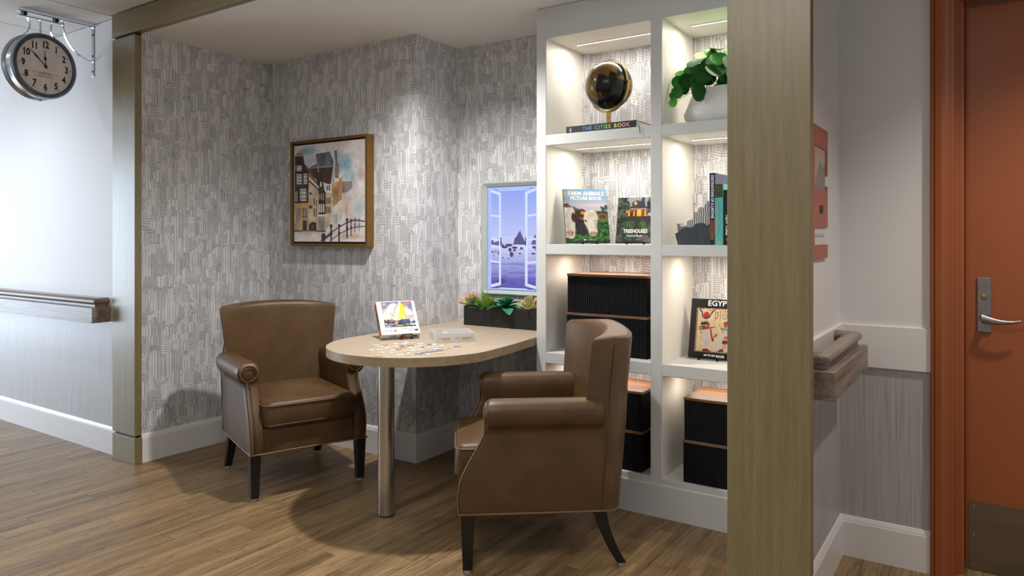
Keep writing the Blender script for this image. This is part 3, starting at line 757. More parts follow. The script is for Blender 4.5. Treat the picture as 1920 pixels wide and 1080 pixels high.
TURN = math.radians(9); cR = Vector((0, cyk, 0)); dR = cR - Matrix.Rotation(TURN, 3, 'Z') @ cR
for o in (case, bez, dial, rd, hh, mh, pv): o.location = dR; o.rotation_euler = (0, 0, TURN)
# bracket: two flat bars, wall plate, curved brace, hangers and bolts
MB().box((-.014, -.412, -.003), (.014, .0, .004)).build('top_bar', CHROME, ck, bevel=.0008)
MB().box((-.014, -.412, -.030), (.014, -.170, -.023)).build('lower_bar', CHROME, ck, bevel=.0008)
wp = MB().box((-.014, -.004, -.300), (.014, -.0002, .004)).build('wall_plate', CHROME, ck, bevel=.0008)
for zz in (-.045, -.175, -.270): MB().lathe([(.006, 0), (.005, .003), (.002, .004)], 14).build('screw', BLACKM, wp, smooth=40, loc=(0, -.004, zz), rot=(PI / 2, 0, 0))
def flat(path, wd, th):
    path = [Vector(p) for p in path]; rings = []
    for i, p in enumerate(path):
        tt = (path[min(i + 1, len(path) - 1)] - path[max(i - 1, 0)]).normalized(); nn = Vector((0, -tt.z, tt.y)); ex = Vector((1, 0, 0))
        rings.append([p + ex * wd + nn * th, p - ex * wd + nn * th, p - ex * wd - nn * th, p + ex * wd - nn * th])
    return MB().loft(rings)
flat([(0, -.176 + .174 * (1 - math.cos(q * PI / 2)), -.004 - .206 * math.sin(q * PI / 2)) for q in [k / 14 for k in range(15)]], .010, .002).build('brace', CHROME, ck)
flat([(0, cyk, -.028), (0, cyk, czk + .186)], .008, .0015).build('hanger', CHROME, ck)
for s in (-1, 1):
    flat([(0, cyk + s * (.066 - .016 * math.sin(q * PI) + .026 * q ** 2), -.028 - (.297 - .028 - .160) * q) for q in [k / 12 for k in range(13)]], .009, .0015).build('hanger', CHROME, ck)
for yy in (-.378, -.212): MB().lathe([(.011, -.018), (.011, .018)], 14).build('bolt', BLACKM, ck, smooth=40, loc=(0, yy, -.0125), rot=(0, PI / 2, 0))
disc_x(MB(), [(.001, -.006), (.004, -.004), (.004, .004), (.001, .006)], 12).build('latch', BLACKM, case, loc=(0, 0, -.192))

# ================================================================== PAINTING
pt_ = thing('framed_painting', 'framed watercolour of gabled canal houses and a bridge railing', 'painting', (-3.408, YB, 1.228))
PWd, PHt = .688, .667
for a, b_ in (((-PWd / 2, -.054, 0), (PWd / 2, 0, .017)), ((-PWd / 2, -.054, PHt - .017), (PWd / 2, 0, PHt)), ((-PWd / 2, -.054, .017), (-PWd / 2 + .017, 0, PHt - .017)), ((PWd / 2 - .017, -.054, .017), (PWd / 2, 0, PHt - .017))):
    MB().box(a, b_).build('frame_bar', GOLDF, pt_, bevel=.001)
MB().box((-PWd / 2 + .017, -.030, .017), (PWd / 2 - .017, -.006, PHt - .017)).build('frame_backing', BLACKM, pt_)
MB().box((-PWd / 2 + .029, -.046, .028), (PWd / 2 - .029, -.030, PHt - .028)).build('canvas', BOXW, pt_)
P = Pic(280, 270, (226, 221, 216))
def q(x_, y_):
    u_ = (x_ - 130) / 588.0; yt = 180 - 62 * u_; return (u_, 1 - (y_ - yt) / (970 - yt))
def Q(*p): return [q(p[i], p[i + 1]) for i in range(0, len(p), 2)]
def el(x_, y_, rx, ry, col, al, soft=.6): a = q(x_, y_); P.ell(a[0], a[1], rx / 588, ry / 800, col, al, soft)
def lnp(pts, wd, col, al=1.0): P.line([q(*p) for p in pts], wd / 588, col, al)
P.put((P.noise(5) > .5) * .25, (205, 196, 196)); P.put(np.clip(P.noise(7) - .45, 0, 1) * .8, (188, 176, 176))
for a in ((250, 215, 90, 50, (140, 172, 188), .9), (290, 290, 110, 60, (186, 188, 204), .8), (560, 320, 80, 90, (138, 178, 194), .9), (600, 420, 70, 60, (158, 194, 204), .8), (520, 250, 60, 50, (168, 190, 200), .7),
          (200, 230, 60, 40, (150, 178, 196), .7), (680, 690, 50, 90, (156, 184, 196), .6), (690, 400, 40, 80, (186, 168, 160), .7), (620, 560, 60, 120, (196, 186, 188), .6), (660, 820, 70, 60, (196, 190, 192), .6)): el(*a)
P.poly(Q(320, 242, 438, 222, 470, 300, 462, 345, 250, 362, 330, 320), (84, 90, 108), .9, .25, 14)
P.poly(Q(255, 362, 465, 345, 446, 500, 360, 470, 300, 440), (78, 58, 48), 1, .25, 16)
P.poly(Q(335, 320, 345, 320, 345, 405, 335, 405), (150, 160, 172)); P.poly(Q(465, 340, 478, 300, 475, 480, 455, 470), (160, 178, 186))
P.poly(Q(475, 215, 497, 210, 500, 300, 515, 335, 512, 445, 480, 435, 482, 300), (120, 112, 100), 1, .3, 18); P.poly(Q(485, 340, 508, 345, 506, 430, 485, 425), (196, 182, 164)); lnp([(490, 345), (490, 428)], 3, (90, 84, 80)); lnp([(500, 345), (500, 430)], 3, (90, 84, 80))
P.poly(Q(535, 470, 618, 468, 622, 520, 575, 570, 540, 565), (118, 110, 110), .9, .3); P.poly(Q(540, 570, 612, 545, 606, 780, 540, 800), (214, 202, 196), .8, .1); P.poly(Q(572, 640, 584, 640, 582, 770, 570, 770), (206, 164, 96), .9)
P.poly(Q(515, 440, 540, 435, 538, 620, 505, 640), (206, 150, 100), .95, .2); P.poly(Q(455, 480, 515, 470, 505, 650, 465, 690), (196, 148, 98), .95, .25); P.poly(Q(465, 680, 540, 630, 536, 830, 470, 840), (214, 202, 190), .9, .15); P.poly(Q(484, 750, 500, 745, 500, 830, 484, 830), (140, 170, 176), .8)
P.poly(Q(398, 560, 460, 575, 452, 745, 400, 740), (214, 192, 152), 1, .12)
for x_ in (405, 420, 435):
    for y_ in (605, 680): P.poly(Q(x_, y_, x_ + 11, y_, x_ + 11, y_ + 52, x_, y_ + 52), (112, 82, 56))
P.poly(Q(398, 745, 450, 742, 440, 830, 400, 880), (206, 184, 150), .9, .15)
P.poly(Q(400, 500, 447, 490, 447, 556, 400, 556), (232, 228, 222)); P.poly(Q(410, 505, 440, 500, 440, 548, 410, 545), (84, 92, 98)); lnp([(425, 503), (425, 550)], 3, (232, 228, 222))
P.poly(Q(305, 415, 345, 392, 372, 408, 392, 540, 404, 560, 402, 745, 342, 745, 342, 512), (60, 49, 45), 1, .25, 20); el(363, 495, 9, 26, (226, 222, 216), 1, .2)
for x_ in (344, 362, 380):
    P.poly(Q(x_, 655, x_ + 12, 660, x_ + 12, 728, x_, 725), (214, 204, 190)); P.poly(Q(x_, 570, x_ + 9, 575, x_ + 9, 625, x_, 620), (178, 140, 100))
P.poly(Q(340, 748, 402, 748, 395, 880, 338, 882), (150, 142, 136), 1, .25); lnp([(340, 755), (402, 752)], 6, (222, 214, 200))
P.poly(Q(256, 455, 342, 520, 340, 880, 256, 880), (206, 190, 164), 1, .14); P.poly(Q(215, 320, 262, 365, 344, 515, 342, 545, 256, 455), (150, 112, 78), 1, .2)
lnp([(258, 440), (342, 520)], 5, (236, 232, 226)); lnp([(262, 470), (342, 540)], 4, (88, 70, 56)); lnp([(262, 385), (335, 500)], 4, (90, 66, 48))
P.poly(Q(258, 880, 262, 825, 290, 806, 322, 812, 328, 880), (56, 54, 54)); el(292, 850, 14, 30, (96, 96, 96), .8)
for a in ((300, 605, 310, 665), (318, 620, 328, 680), (300, 695, 310, 762), (318, 700, 328, 765), (260, 670, 292, 695), (262, 560, 284, 582)): P.poly(Q(a[0], a[1], a[2], a[1], a[2], a[3], a[0], a[3]), (96, 72, 54))
P.poly(Q(135, 262, 212, 262, 222, 330, 258, 385, 256, 655, 133, 660), (64, 56, 54), 1, .25, 22); P.poly(Q(133, 265, 150, 236, 185, 226, 217, 240, 217, 262), (176, 150, 128), 1, .12); P.poly(Q(135, 335, 155, 335, 155, 385, 135, 385), (140, 96, 62))
for a in ((155, 340, 198, 384), (150, 410, 198, 494), (214, 406, 246, 493), (182, 532, 238, 632)):
    P.poly(Q(a[0], a[1], a[2], a[1], a[2], a[3], a[0], a[3]), (226, 222, 216)); w_ = a[2] - a[0]; h_ = a[3] - a[1]
    for i in range(3):
        for j in range(2 if h_ < 60 else 3):
            P.poly(Q(a[0] + 5 + i * w_ / 3.15, a[1] + 5 + j * h_ / (2.1 if h_ < 60 else 3.1), a[0] + 2 + (i + .85) * w_ / 3.15, a[1] + 5 + j * h_ / (2.1 if h_ < 60 else 3.1), a[0] + 2 + (i + .85) * w_ / 3.15, a[1] + (j + .85) * h_ / (2.1 if h_ < 60 else 3.1), a[0] + 5 + i * w_ / 3.15, a[1] + (j + .85) * h_ / (2.1 if h_ < 60 else 3.1)), (110, 116, 118))
P.poly(Q(133, 560, 160, 550, 160, 640, 133, 640), (170, 160, 148), .8, .2)
P.poly(Q(133, 660, 256, 655, 256, 882, 133, 884), (192, 168, 132), 1, .2); P.poly(Q(140, 690, 190, 690, 185, 860, 150, 870), (142, 130, 118), .8, .3)
lnp([(133, 662), (256, 656)], 5, (206, 166, 92)); lnp([(198, 660), (198, 882)], 5, (206, 160, 80)); lnp([(247, 660), (247, 882)], 5, (206, 160, 80)); lnp([(198, 782), (247, 782)], 5, (206, 160, 80))
P.poly(Q(204, 690, 240, 688, 240, 770, 204, 772), (86, 98, 104)); P.poly(Q(205, 795, 242, 795, 242, 880, 205, 880), (60, 60, 62))
for k in range(3): lnp([(204, 708 + k * 20), (240, 707 + k * 20)], 1.5, (190, 186, 176))
lnp([(222, 690), (222, 770)], 1.5, (190, 186, 176))
lnp([(133, 884), (400, 884)], 5, (70, 60, 54), .8); el(250, 898, 130, 22, (206, 180, 158), .8); P.rect(0, 0, 1, .03, (226, 222, 220), .6); el(620, 930, 110, 30, (204, 176, 150), .8)
lnp([(365, 962), (450, 895), (520, 845), (580, 812), (640, 790), (716, 800)], 4, (80, 70, 72)); lnp([(455, 950), (520, 905), (580, 872), (640, 850), (716, 842)], 3.5, (120, 106, 106)); lnp([(385, 955), (455, 905)], 5, (74, 60, 62))
for x_, y0_, y1_, w_, al in ((385, 915, 970, 17, .9), (449, 835, 970, 11, 1), (515, 832, 968, 10, 1), (579, 782, 935, 10, .95), (611, 786, 918, 8, .9), (642, 775, 890, 6, .55), (676, 775, 880, 6, .4)):
    lnp([(x_, y0_ + 10), (x_, y1_)], w_ * .62, (74, 62, 66), al); el(x_, y0_ + 6, w_ * 1.3, w_ * 1.5, (64, 52, 56), al, .3); el(x_, y0_ + (y1_ - y0_) * .5, w_ * 1.2, w_ * 2, (70, 58, 62), al, .3)
el(370, 600, 300, 400, (255, 255, 255), .04)
P.a *= (1 + .08 * (P.noise(34) - .5) + .08 * (P.noise(14) - .5) + .08 * (P.noise(90) - .5))[..., None]
for k in range(16): x_, y_ = 480 + 180 * P.rng.random(), 230 + 260 * P.rng.random(); lnp([(x_, y_), (x_ + 25 * (P.rng.random() - .5), y_ + 25 * P.rng.random()), (x_ + 30 * (P.rng.random() - .3), y_ + 50 * P.rng.random())], 1.6, (96, 128, 144), .55)
print_sheet('painted_surface', P, PWd - .060, PHt - .058, print_mat('watercolour', .55), pt_, (0, -.0465, .029))

# ================================================================== SCREEN
scr = thing('picture_window_screen', 'glowing blue screen showing an open window on a rocky sea', 'screen', (-2.328, YN, .975))
SW, SH = .366, .604
bz = MB()
def ringpts(w_, h_, r, y_): return [(p[0], y_, p[1] + SH / 2) for p in rrect(w_, h_, r, 6)]
bz.loft([ringpts(SW + .084, SH + .064, .028, 0), ringpts(SW + .084, SH + .064, .028, -.014), ringpts(SW + .066, SH + .048, .022, -.019), ringpts(SW + .006, SH + .006, .006, -.004), ringpts(SW + .006, SH + .006, .006, 0)], cap=False)
bz.build('bezel', BEZEL, scr, smooth=30)
MB().box((-SW / 2 - .002, -.004, -.002), (SW / 2 + .002, -.0004, SH + .002)).build('screen_panel', BLACKM, scr)
P = Pic(150, 250, (170, 190, 240))
P.vgrad(0, .44, (92, 84, 172), (196, 206, 244)); P.vgrad(.44, 1.0, (205, 208, 242), (128, 156, 232)); P.vgrad(.43, .52, (206, 196, 236), (206, 208, 244))
wv = P.noise(6, 60); P.put(((P.y < .40) & (wv > .62)) * .30, (60, 60, 150)); P.put(((P.y < .43) & (P.y > .28) & (wv > .5)) * .35, (226, 226, 250)); P.put(((P.y < .12)) * .4, (76, 62, 150))
RK = (58, 54, 104)
P.poly([(.50, .44), (.53, .50), (.57, .52), (.60, .555), (.635, .575), (.66, .54), (.69, .51), (.72, .47), (.75, .44)], RK, 1, .2)
P.poly([(.84, .44), (.87, .49), (.92, .54), (1, .54), (1, .44)], RK, 1, .2); P.poly([(.06, .44), (.08, .49), (.11, .50), (.12, .46), (.20, .47), (.22, .51), (.25, .50), (.25, .43)], RK, 1, .2)
for a in ((.42, .435, .08, .016), (.34, .415, .06, .014), (.53, .41, .06, .014), (.44, .39, .035, .022), (.53, .385, .04, .010), (.66, .405, .035, .012), (.63, .355, .035, .008), (.47, .345, .04, .028), (.41, .305, .02, .005), (.30, .31, .02, .006), (.10, .365, .03, .008), (.16, .372, .025, .006), (.13, .33, .02, .005), (.23, .355, .03, .025), (.90, .415, .05, .013), (.93, .395, .03, .008), (.88, .355, .045, .009), (.30, .425, .03, .02)):
    P.ell(*a, RK, 1, .25)
P.ell(.27, .085, .10, .032, (66, 58, 110), 1, .25, .2)
WF, WF2, WS = (204, 218, 250), (170, 190, 246), (150, 166, 236)
P.rect(0, .44, 1, 1, (150, 160, 236), .25)
for sgn in (0, 1):
    fx_ = (lambda v: v) if not sgn else (lambda v: 1 - v)
    def qp(*p): return [(fx_(p[i]), p[i + 1]) for i in range(0, len(p), 2)]
    P.poly(qp(0, 0, .045, 0, .045, 1, 0, 1), WF2); P.line(qp(.03, 0, .03, 1), .006, (120, 136, 220))
    P.poly(qp(.045, .985, .27, .945, .27, .915, .06, .955), WF); P.poly(qp(.045, .015, .27, .045, .27, .075, .06, .045), WF)
    P.poly(qp(.225, .045, .27, .045, .27, .945, .225, .93), WF); P.poly(qp(.045, .015, .075, .02, .075, .96, .045, .985), WF2)
    for y_ in (.72, .49, .27): P.line(qp(.07, y_ + .005, .24, y_ - .005), .009, WF)
    P.line(qp(.262, .44, .262, .50), .012, (70, 74, 120)); P.line(qp(.262, .47, .275, .45), .010, (40, 42, 80))
P.poly([(0, 0), (1, 0), (1, .012), (0, .012)], WF2); P.poly([(.27, .02), (.73, .02), (.80, .012), (.20, .012)], WF); P.rect(.20, .96, .80, .985, WF2); P.rect(0, .985, 1, 1, (170, 190, 248))
print_sheet('display_image', P, SW, SH, print_mat('screen_glow', .2, 1.05), scr, (0, -.0045, 0))

# ================================================================== PLANTER AND SUCCULENTS
pln = thing('planter_box', 'long black planter box on the table under the screen', 'planter', (-2.27, 3.415, ZT))
PX0, PX1, PY0, PY1, PHh = -.306, .325, -.068, .060, .112
for a, b_ in (((PX0, PY0, 0), (PX1, PY0 + .006, PHh)), ((PX0, PY1 - .006, 0), (PX1, PY1, PHh)), ((PX0, PY0 + .006, 0), (PX0 + .006, PY1 - .006, PHh)), ((PX1 - .006, PY0 + .006, 0), (PX1, PY1 - .006, PHh))):
    MB().box(a, b_).build('side_board', BLACKM, pln, bevel=.0008)
MB().box((PX0 + .006, PY0 + .006, .0), (PX1 - .006, PY1 - .006, .006)).build('base_board', BLACKM, pln)
MB().box((PX0 + .006, PY0 + .006, .085), (PX1 - .006, PY1 - .006, .100)).build('soil', SOIL, pln)
def leafmat(name, a, b_, rough=.45): return plain(name, tuple((p + q_) / 2 for p, q_ in zip(a, b_)), rough, var=.25, scale=40)
G1 = leafmat('succulent_green', (40, 110, 76), (60, 134, 92)); G2 = leafmat('grass_green', (96, 140, 38), (120, 160, 54)); G3 = leafmat('moss_green', (78, 96, 40), (96, 116, 52)); TAN = leafmat('finger_green', (150, 152, 90), (174, 172, 112)); TIP = plain('pink_tip', (206, 130, 96), .45, var=.15)
def leaf_blade(m, base, d, up, L, wd, th, curl=0.3, n=6, cup=.25, pointy=1.0):
    """thick leaf along d, bending towards -up*curl"""
    d = d.normalized(); side = d.cross(up).normalized(); nrm = side.cross(d).normalized(); rings = []
    for i in range(n + 1):
        t_ = i / n; c_ = base + d * (L * t_) - Vector((0, 0, 1)) * (curl * L * t_ * t_); w_ = wd * max(.06, math.sin(PI * (t_ * .82 + .12)) ** pointy); h = th * max(.15, math.sin(PI * (t_ * .8 + .15)))
        rings.append([c_ + side * w_ * a + nrm * (h * b_ + cup * w_ * abs(a)) for a, b_ in ((-1, 0), (-.5, .5), (0, .6), (.5, .5), (1, 0), (.5, -.5), (0, -.6), (-.5, -.5))])
    m.loft(rings); return m
def plant(name, label, px, py): return thing(name, label, 'succulent', (px, 3.415 + py, ZT + .100), 0, 'succulents in the planter')
rs = random.Random(11)
def finger_plant(px, py, label, nmax=34, lean=0.0):
    o = plant('finger_succulent', label, px, py); a = MB(); b_ = MB()
    for i in range(nmax):
        th = 2 * PI * rs.random(); el_ = .15 + 1.15 * (i / nmax); L = .060 + .022 * rs.random()
        d = Vector((math.cos(th) * math.cos(el_) + lean, math.sin(th) * math.cos(el_) * .8 - .05, math.sin(el_))).normalized()
        p0 = Vector((0, 0, .012)); p1 = p0 + d * L
        a.tube([p0, p0 + d * L * .5, p1 - d * .006], .006, 7, rr=[.0035, .0058, .0050]); b_.tube([p1 - d * .0075, p1 - d * .003, p1], .005, 7, rr=[.0051, .0042, .0012])
    a.tube([(0, 0, -.02), (0, 0, .02)], .006, 7); f = a.build('fleshy_leaves', TAN, o, smooth=60); tag(f, kind='stuff'); tag(b_.build('pink_tips', TIP, f, smooth=60), kind='stuff')
finger_plant(-2.548, -.03, 'pink tipped finger succulent hanging over the left end of the planter', 46, -.18)
finger_plant(-2.128, -.045, 'pink tipped finger succulent between the green rosette and the moss', 42)
o = plant('grassy_succulent', 'bright green grassy tuft between the finger succulent and the rosette', -2.440, -.035); m = MB()
for i in range(110):
    th = 2 * PI * rs.random(); el_ = .35 + rs.random() * 1.1; d = Vector((math.cos(th) * math.cos(el_), math.sin(th) * math.cos(el_) * .7 - .08, math.sin(el_))); L = .085 + .045 * rs.random()
    leaf_blade(m, Vector((rs.uniform(-.01, .01), rs.uniform(-.01, .01), -.012)), d, Vector((0, 0, 1)).lerp(Vector((0, 1, 0)), .4), L, .0034, .0016, curl=.35 * math.cos(el_), n=5)
tag(m.build('blades', G2, o, smooth=60), kind='stuff')
for (px, py, nl, s_, lab) in ((-2.300, -.035, 17, 1.28, 'broad leaved dark green rosette in the middle of the planter'), (-2.500, -.052, 5, .72, 'low green leaf cluster drooping over the planter front at its end')):
    o = plant('rosette_succulent', lab, px, py)
    MB().tube([(0, 0, -.015), (0, 0, .03)], .007, 8).build('stem', G1, o, smooth=60)
    for i in range(nl):
        th = i * 2.399 + .6; el_ = -.10 + 1.25 * i / nl; d = Vector((math.cos(th) * math.cos(el_), math.sin(th) * math.cos(el_) * .75 - .1, math.sin(el_)))
        m = MB(); leaf_blade(m, Vector((0, 0, .010 + .012 * i / nl)), d, Vector((0, 0, 1)) if el_ < 1 else Vector((math.cos(th + 1.5), math.sin(th + 1.5), .2)), .095 * s_ * (1 - .35 * i / nl), .027 * s_, .0035, curl=.30, cup=.32, n=7)
        m.build('leaf', G1, o, smooth=60)
for (px, py, lab) in ((-2.030, -.02, 'mossy green sprig cluster against the bookcase end of the planter'), (-2.395, .03, 'small dark moss cushion behind the grassy tuft'), (-2.19, .03, 'small dark moss cushion behind the rosette')):
    o = plant('moss_succulent', lab, px, py); m = MB(); big = px > -2.1
    for i in range(150 if big else 70):
        th = 2 * PI * rs.random(); el_ = rs.random() * 1.5; rr_ = (.062 if big else .048); c_ = Vector((math.cos(th) * math.cos(el_), math.sin(th) * math.cos(el_) * .7, math.sin(el_) * (1 if big else .8))) * rr_
        d = (c_.normalized() + Vector((rs.uniform(-.6, .6), rs.uniform(-.6, .6), rs.uniform(-.2, .6)))).normalized(); leaf_blade(m, c_ * .55, d, Vector((.3, .2, 1)), .034, .005, .002, n=3)
    tag(m.build('sprigs', G3, o, smooth=60), kind='stuff')

# ================================================================== PUZZLE
def easel(loc, rz, label, wd=.05, lip=.018, back=.16, lean=.30, depth=.07):
    """small bent wire stand: front hooks, feet and back rest"""
    o = thing('display_easel', label, 'easel', loc, rz, 'black wire display easels')
    r = .0026; fr = [(-wd / 2, -.030, r), (-wd / 2, -.030, lip), (wd / 2, -.030, lip), (wd / 2, -.030, r)]
    def rnd(p):   # soften corners
        out = [Vector(p[0])]
        for i in range(1, len(p) - 1):
            a, b_, c_ = Vector(p[i - 1]), Vector(p[i]), Vector(p[i + 1]); out += [b_ + (a - b_).normalized() * .006, b_ + (a - b_).normalized() * .002 + (c_ - b_).normalized() * .002, b_ + (c_ - b_).normalized() * .006]
        return out + [Vector(p[-1])]
    MB().tube(rnd(fr), r, 8).build('front_lip', WIRE, o, smooth=60)
    for s in (-1, 1):
        MB().tube(rnd([(s * wd / 2, -.030, r), (s * wd / 2, .008, r), (s * wd / 2 * .9, .008 + back * math.sin(lean) + .004, back * math.cos(lean))]), r, 8).build('back_wire', WIRE, o, smooth=60)
        MB().tube([(s * wd / 2 * .95, .008 + back * .6 * math.sin(lean) + .004, back * .6 * math.cos(lean)), (s * wd / 2, depth + .03, r)], r, 8).build('rear_leg', WIRE, o, smooth=60)
    MB().tube([(-wd / 2 * .9, .012 + back * math.sin(lean), back * math.cos(lean)), (wd / 2 * .9, .012 + back * math.sin(lean), back * math.cos(lean))], r, 8).build('cross_wire', WIRE, o, smooth=60)
    return o
A0 = YAW
lean = math.radians(38)
bl = atz(712.5, 637.4, ZT)
axv = RX * .91 + FX * .42; axv.normalize(); bw = .200; mid = bl + axv * (bw / 2); ang = math.atan2(axv.y, axv.x)
BXH, BXT = .196, .044
pz = thing('puzzle_box_lid', 'white jigsaw puzzle box with a yellow sailboat picture on a stand', 'puzzle box', (mid.x, mid.y, ZT + .0008), ang)
RL = (-lean, 0, 0)
# the lid stands on its lower edge and leans back; local box: x width, y depth (face at -BXT), z height
body = MB().box((-bw / 2, 0, 0), (bw / 2, BXT, BXH)).build('lid', BOXW, pz, bevel=.0012, rot=RL, loc=(0, -BXT * math.cos(lean), BXT * math.sin(lean)))
P = Pic(90, 78, (92, 104, 146))
P.vgrad(.30, 1, (196, 190, 190), (84, 92, 140)); 
for a in ((.30, .75, .16, .16), (.17, .62, .14, .13), (.40, .85, .18, .13), (.42, .62, .2, .18), (.18, .42, .2, .12), (.85, .55, .16, .16), (.78, .66, .12, .12), (.08, .5, .1, .1)): P.ell(*a, (240, 226, 208), .95, .5, .1)
for a in ((.10, .92, .10, .06), (.09, .66, .09, .07), (.75, .90, .08, .05)): P.ell(*a, (206, 176, 130), .8, .5)
P.ell(.86, .93, .12, .06, (228, 120, 92), .9, .4); P.ell(.80, .80, .10, .05, (216, 170, 140), .9, .4)
P.rect(0, 0, 1, .30, (74, 86, 112), 1, .3, 20); P.put((P.y < .30) * (P.noise(8, 26) > .6) * .9, (196, 204, 214)); P.put((P.y < .12) * (P.x > .35) * (P.noise(9, 20) > .45), (178, 150, 60)); P.put((P.y < .28) * (P.noise(8, 22) > .72), (34, 40, 60))
P.poly([(.60, 1), (.66, .98), (.72, .80), (.73, .62), (.70, .45), (.66, .34), (.50, .29), (.47, .30), (.58, .70)], (238, 204, 48), 1, .12); P.poly([(.58, 1), (.61, 1), (.60, .75), (.50, .40), (.42, .30), (.30, .29), (.45, .60)], (240, 232, 180), 1, .08)
P.poly([(.48, .66), (.68, .38), (.66, .29), (.60, .33)], (246, 226, 130)); P.line([(.56, .98), (.22, .28)], .008, (150, 88, 60)); P.line([(.42, .80), (.38, .55)], .006, (140, 84, 60)); P.line([(.40, .76), (.12, .30)], .004, (150, 110, 90))
P.poly([(.04, .22), (.10, .18), (.42, .15), (.48, .22), (.36, .24), (.2, .21), (.08, .30)], (66, 44, 40), 1, .2); P.ell(.40, .19, .09, .04, (230, 170, 60), .9, .5); P.ell(.22, .25, .06, .03, (206, 62, 44), 1, .4); P.ell(.08, .27, .04, .03, (230, 140, 60), 1, .4)
P.poly([(.86, .46), (.80, .31), (.86, .33), (.90, .42)], (228, 170, 60))
sh = print_sheet('cover_picture', P, bw * .80, BXH * .76, print_mat('gloss_print', .28), body, (.004, -.0006, BXH * .215))
lettering('lettering', '300', .020, plain('grey_ink', (150, 160, 180), .5), body, (bw * .27, -.0006, BXH * .105), sx=1.15)
for k_ in range(9): MB().box((-bw * .44 + k_ * .0075, -.0008, BXH * .085), (-bw * .44 + k_ * .0075 + .005, -.0002, BXH * (.10 + .02 * (k_ % 3)))).build('logo_stroke', plain('grey_ink', (150, 160, 180), .5), body)
MB().prism_y([(-bw * .13 + a, BXH * .105 + b_) for a, b_ in ((0, -.006), (.006, .001), (.004, .005), (0, .003), (-.004, .005), (-.006, .001))], -.0009, -.0002).build('heart_mark', plain('red_ink', (206, 50, 60), .5), body)
for k_ in range(4): MB().box((bw * .02 + k_ * .009, -.0008, BXH * (.145 + .01 * (k_ % 2))), (bw * .02 + k_ * .009 + .005, -.0002, BXH * (.165 + .01 * (k_ % 2)))).build('logo_stroke', plain('red_ink', (206, 50, 60), .5), body)
# side prints: orange ends, black marks
MB().box((-bw / 2 - .0006, .002, .002), (-bw / 2, BXT - .002, .040)).build('orange_corner', ORANGEP, body); MB().box((-bw / 2 - .0006, .002, BXH - .040), (-bw / 2, BXT - .002, BXH - .002)).build('orange_corner', ORANGEP, body)
MB().box((-bw / 2 - .0006, .003, .044), (-bw / 2, BXT - .003, BXH - .044)).build('side_picture', plain('side_print', (120, 104, 60), .4, var=.9, scale=45), body)
MB().box((bw / 2, .002, .002), (bw / 2 + .0006, BXT - .002, .036)).build('orange_corner', ORANGEP, body)
JP = [(-.5, -.5), (-.16, -.47), (-.20, -.34), (-.12, -.25), (.12, -.25), (.20, -.34), (.16, -.47), (.5, -.5), (.47, -.16), (.60, -.20), (.74, -.12), (.74, .12), (.60, .20), (.47, .16), (.5, .5), (.16, .47), (.20, .34), (.12, .25), (-.12, .25), (-.20, .34), (-.16, .47), (-.5, .5), (-.47, .16), (-.60, .20), (-.74, .12), (-.74, -.12), (-.60, -.20), (-.47, -.16)]
def jig(s_): return [(a * s_, b_ * s_) for a, b_ in JP]
MB().prism_y([(a + bw * .41, b_ + BXH * .105) for a, b_ in jig(.013)], -.0008, -.0002).build('puzzle_mark', INK, body)
# underside of the leaning lid (the long edge that faces the viewer)
lettering('lettering', '300', .020, INK, body, (-bw * .20, BXT * .42, -.0006), (PI, 0, 0), sx=1.1)
MB().prism([(a - .0 + bw * .06, b_ + BXT * .5) for a, b_ in jig(.022)], -.0008, -.0002).build('puzzle_mark', ORANGEP, body); MB().prism([(a + bw * .38, b_ + BXT * .5) for a, b_ in jig(.014)], -.0008, -.0002).build('puzzle_mark', INK, body)
ea = atz(768, 637.5, ZT); ec = mid + Vector((math.cos(ang), math.sin(ang), 0)) * .028 + Vector((-math.sin(ang), math.cos(ang), 0)) * -.008; easel((ec.x, ec.y, ZT), ang, 'black wire easel holding the sailboat puzzle box', wd=.054, lip=.026, back=.11, lean=lean)
# tray
fl, fr_, bk_ = atz(816.3, 644.0, ZT), atz(891.3, 641.6, ZT), atz(799.5, 634, ZT)
ang2 = math.atan2(fr_.y - fl.y, fr_.x - fl.x); tw = (fr_ - fl).length
TD, THh = .185, .046
tc_ = (fl + fr_) / 2
tr = thing('puzzle_tray', 'open white puzzle box bottom holding loose jigsaw pieces', 'puzzle box', (tc_.x, tc_.y, ZT), ang2 + math.radians(2))
for a, b_ in (((-tw / 2, 0, 0), (tw / 2, .002, THh)), ((-tw / 2, TD - .002, 0), (tw / 2, TD, THh)), ((-tw / 2, .002, 0), (-tw / 2 + .002, TD - .002, THh)), ((tw / 2 - .002, .002, 0), (tw / 2, TD - .002, THh))):
    MB().box(a, b_).build('card_side', BOXW, tr)
MB().box((-tw / 2 + .002, .002, 0), (tw / 2 - .002, TD - .002, .002)).build('card_bottom', BOXIN, tr)
TINT = plain('teal_ink', (96, 130, 140), .5)
for k_, (xa, xb) in enumerate(((-.42, -.26), (-.02, .10), (.27, .44))): MB().box((tw * xa, -.0008, THh * .49), (tw * xb, -.0002, THh * .535)).build('print_line', TINT, tr)
for za in (.30, .66): MB().box((tw * .02, -.0008, THh * za), (tw * .44, -.0002, THh * (za + .015))).build('print_line', plain('pale_grey_ink', (196, 194, 192), .5), tr)
for xx in (-.045, .05): MB().prism_y([(a * 1.6 + xx, b_ * .8 + THh * .44) for a, b_ in jig(.017)], -.0012, -.0002).build('printed_piece', plain('tan_print', (196, 176, 146), .5), tr)
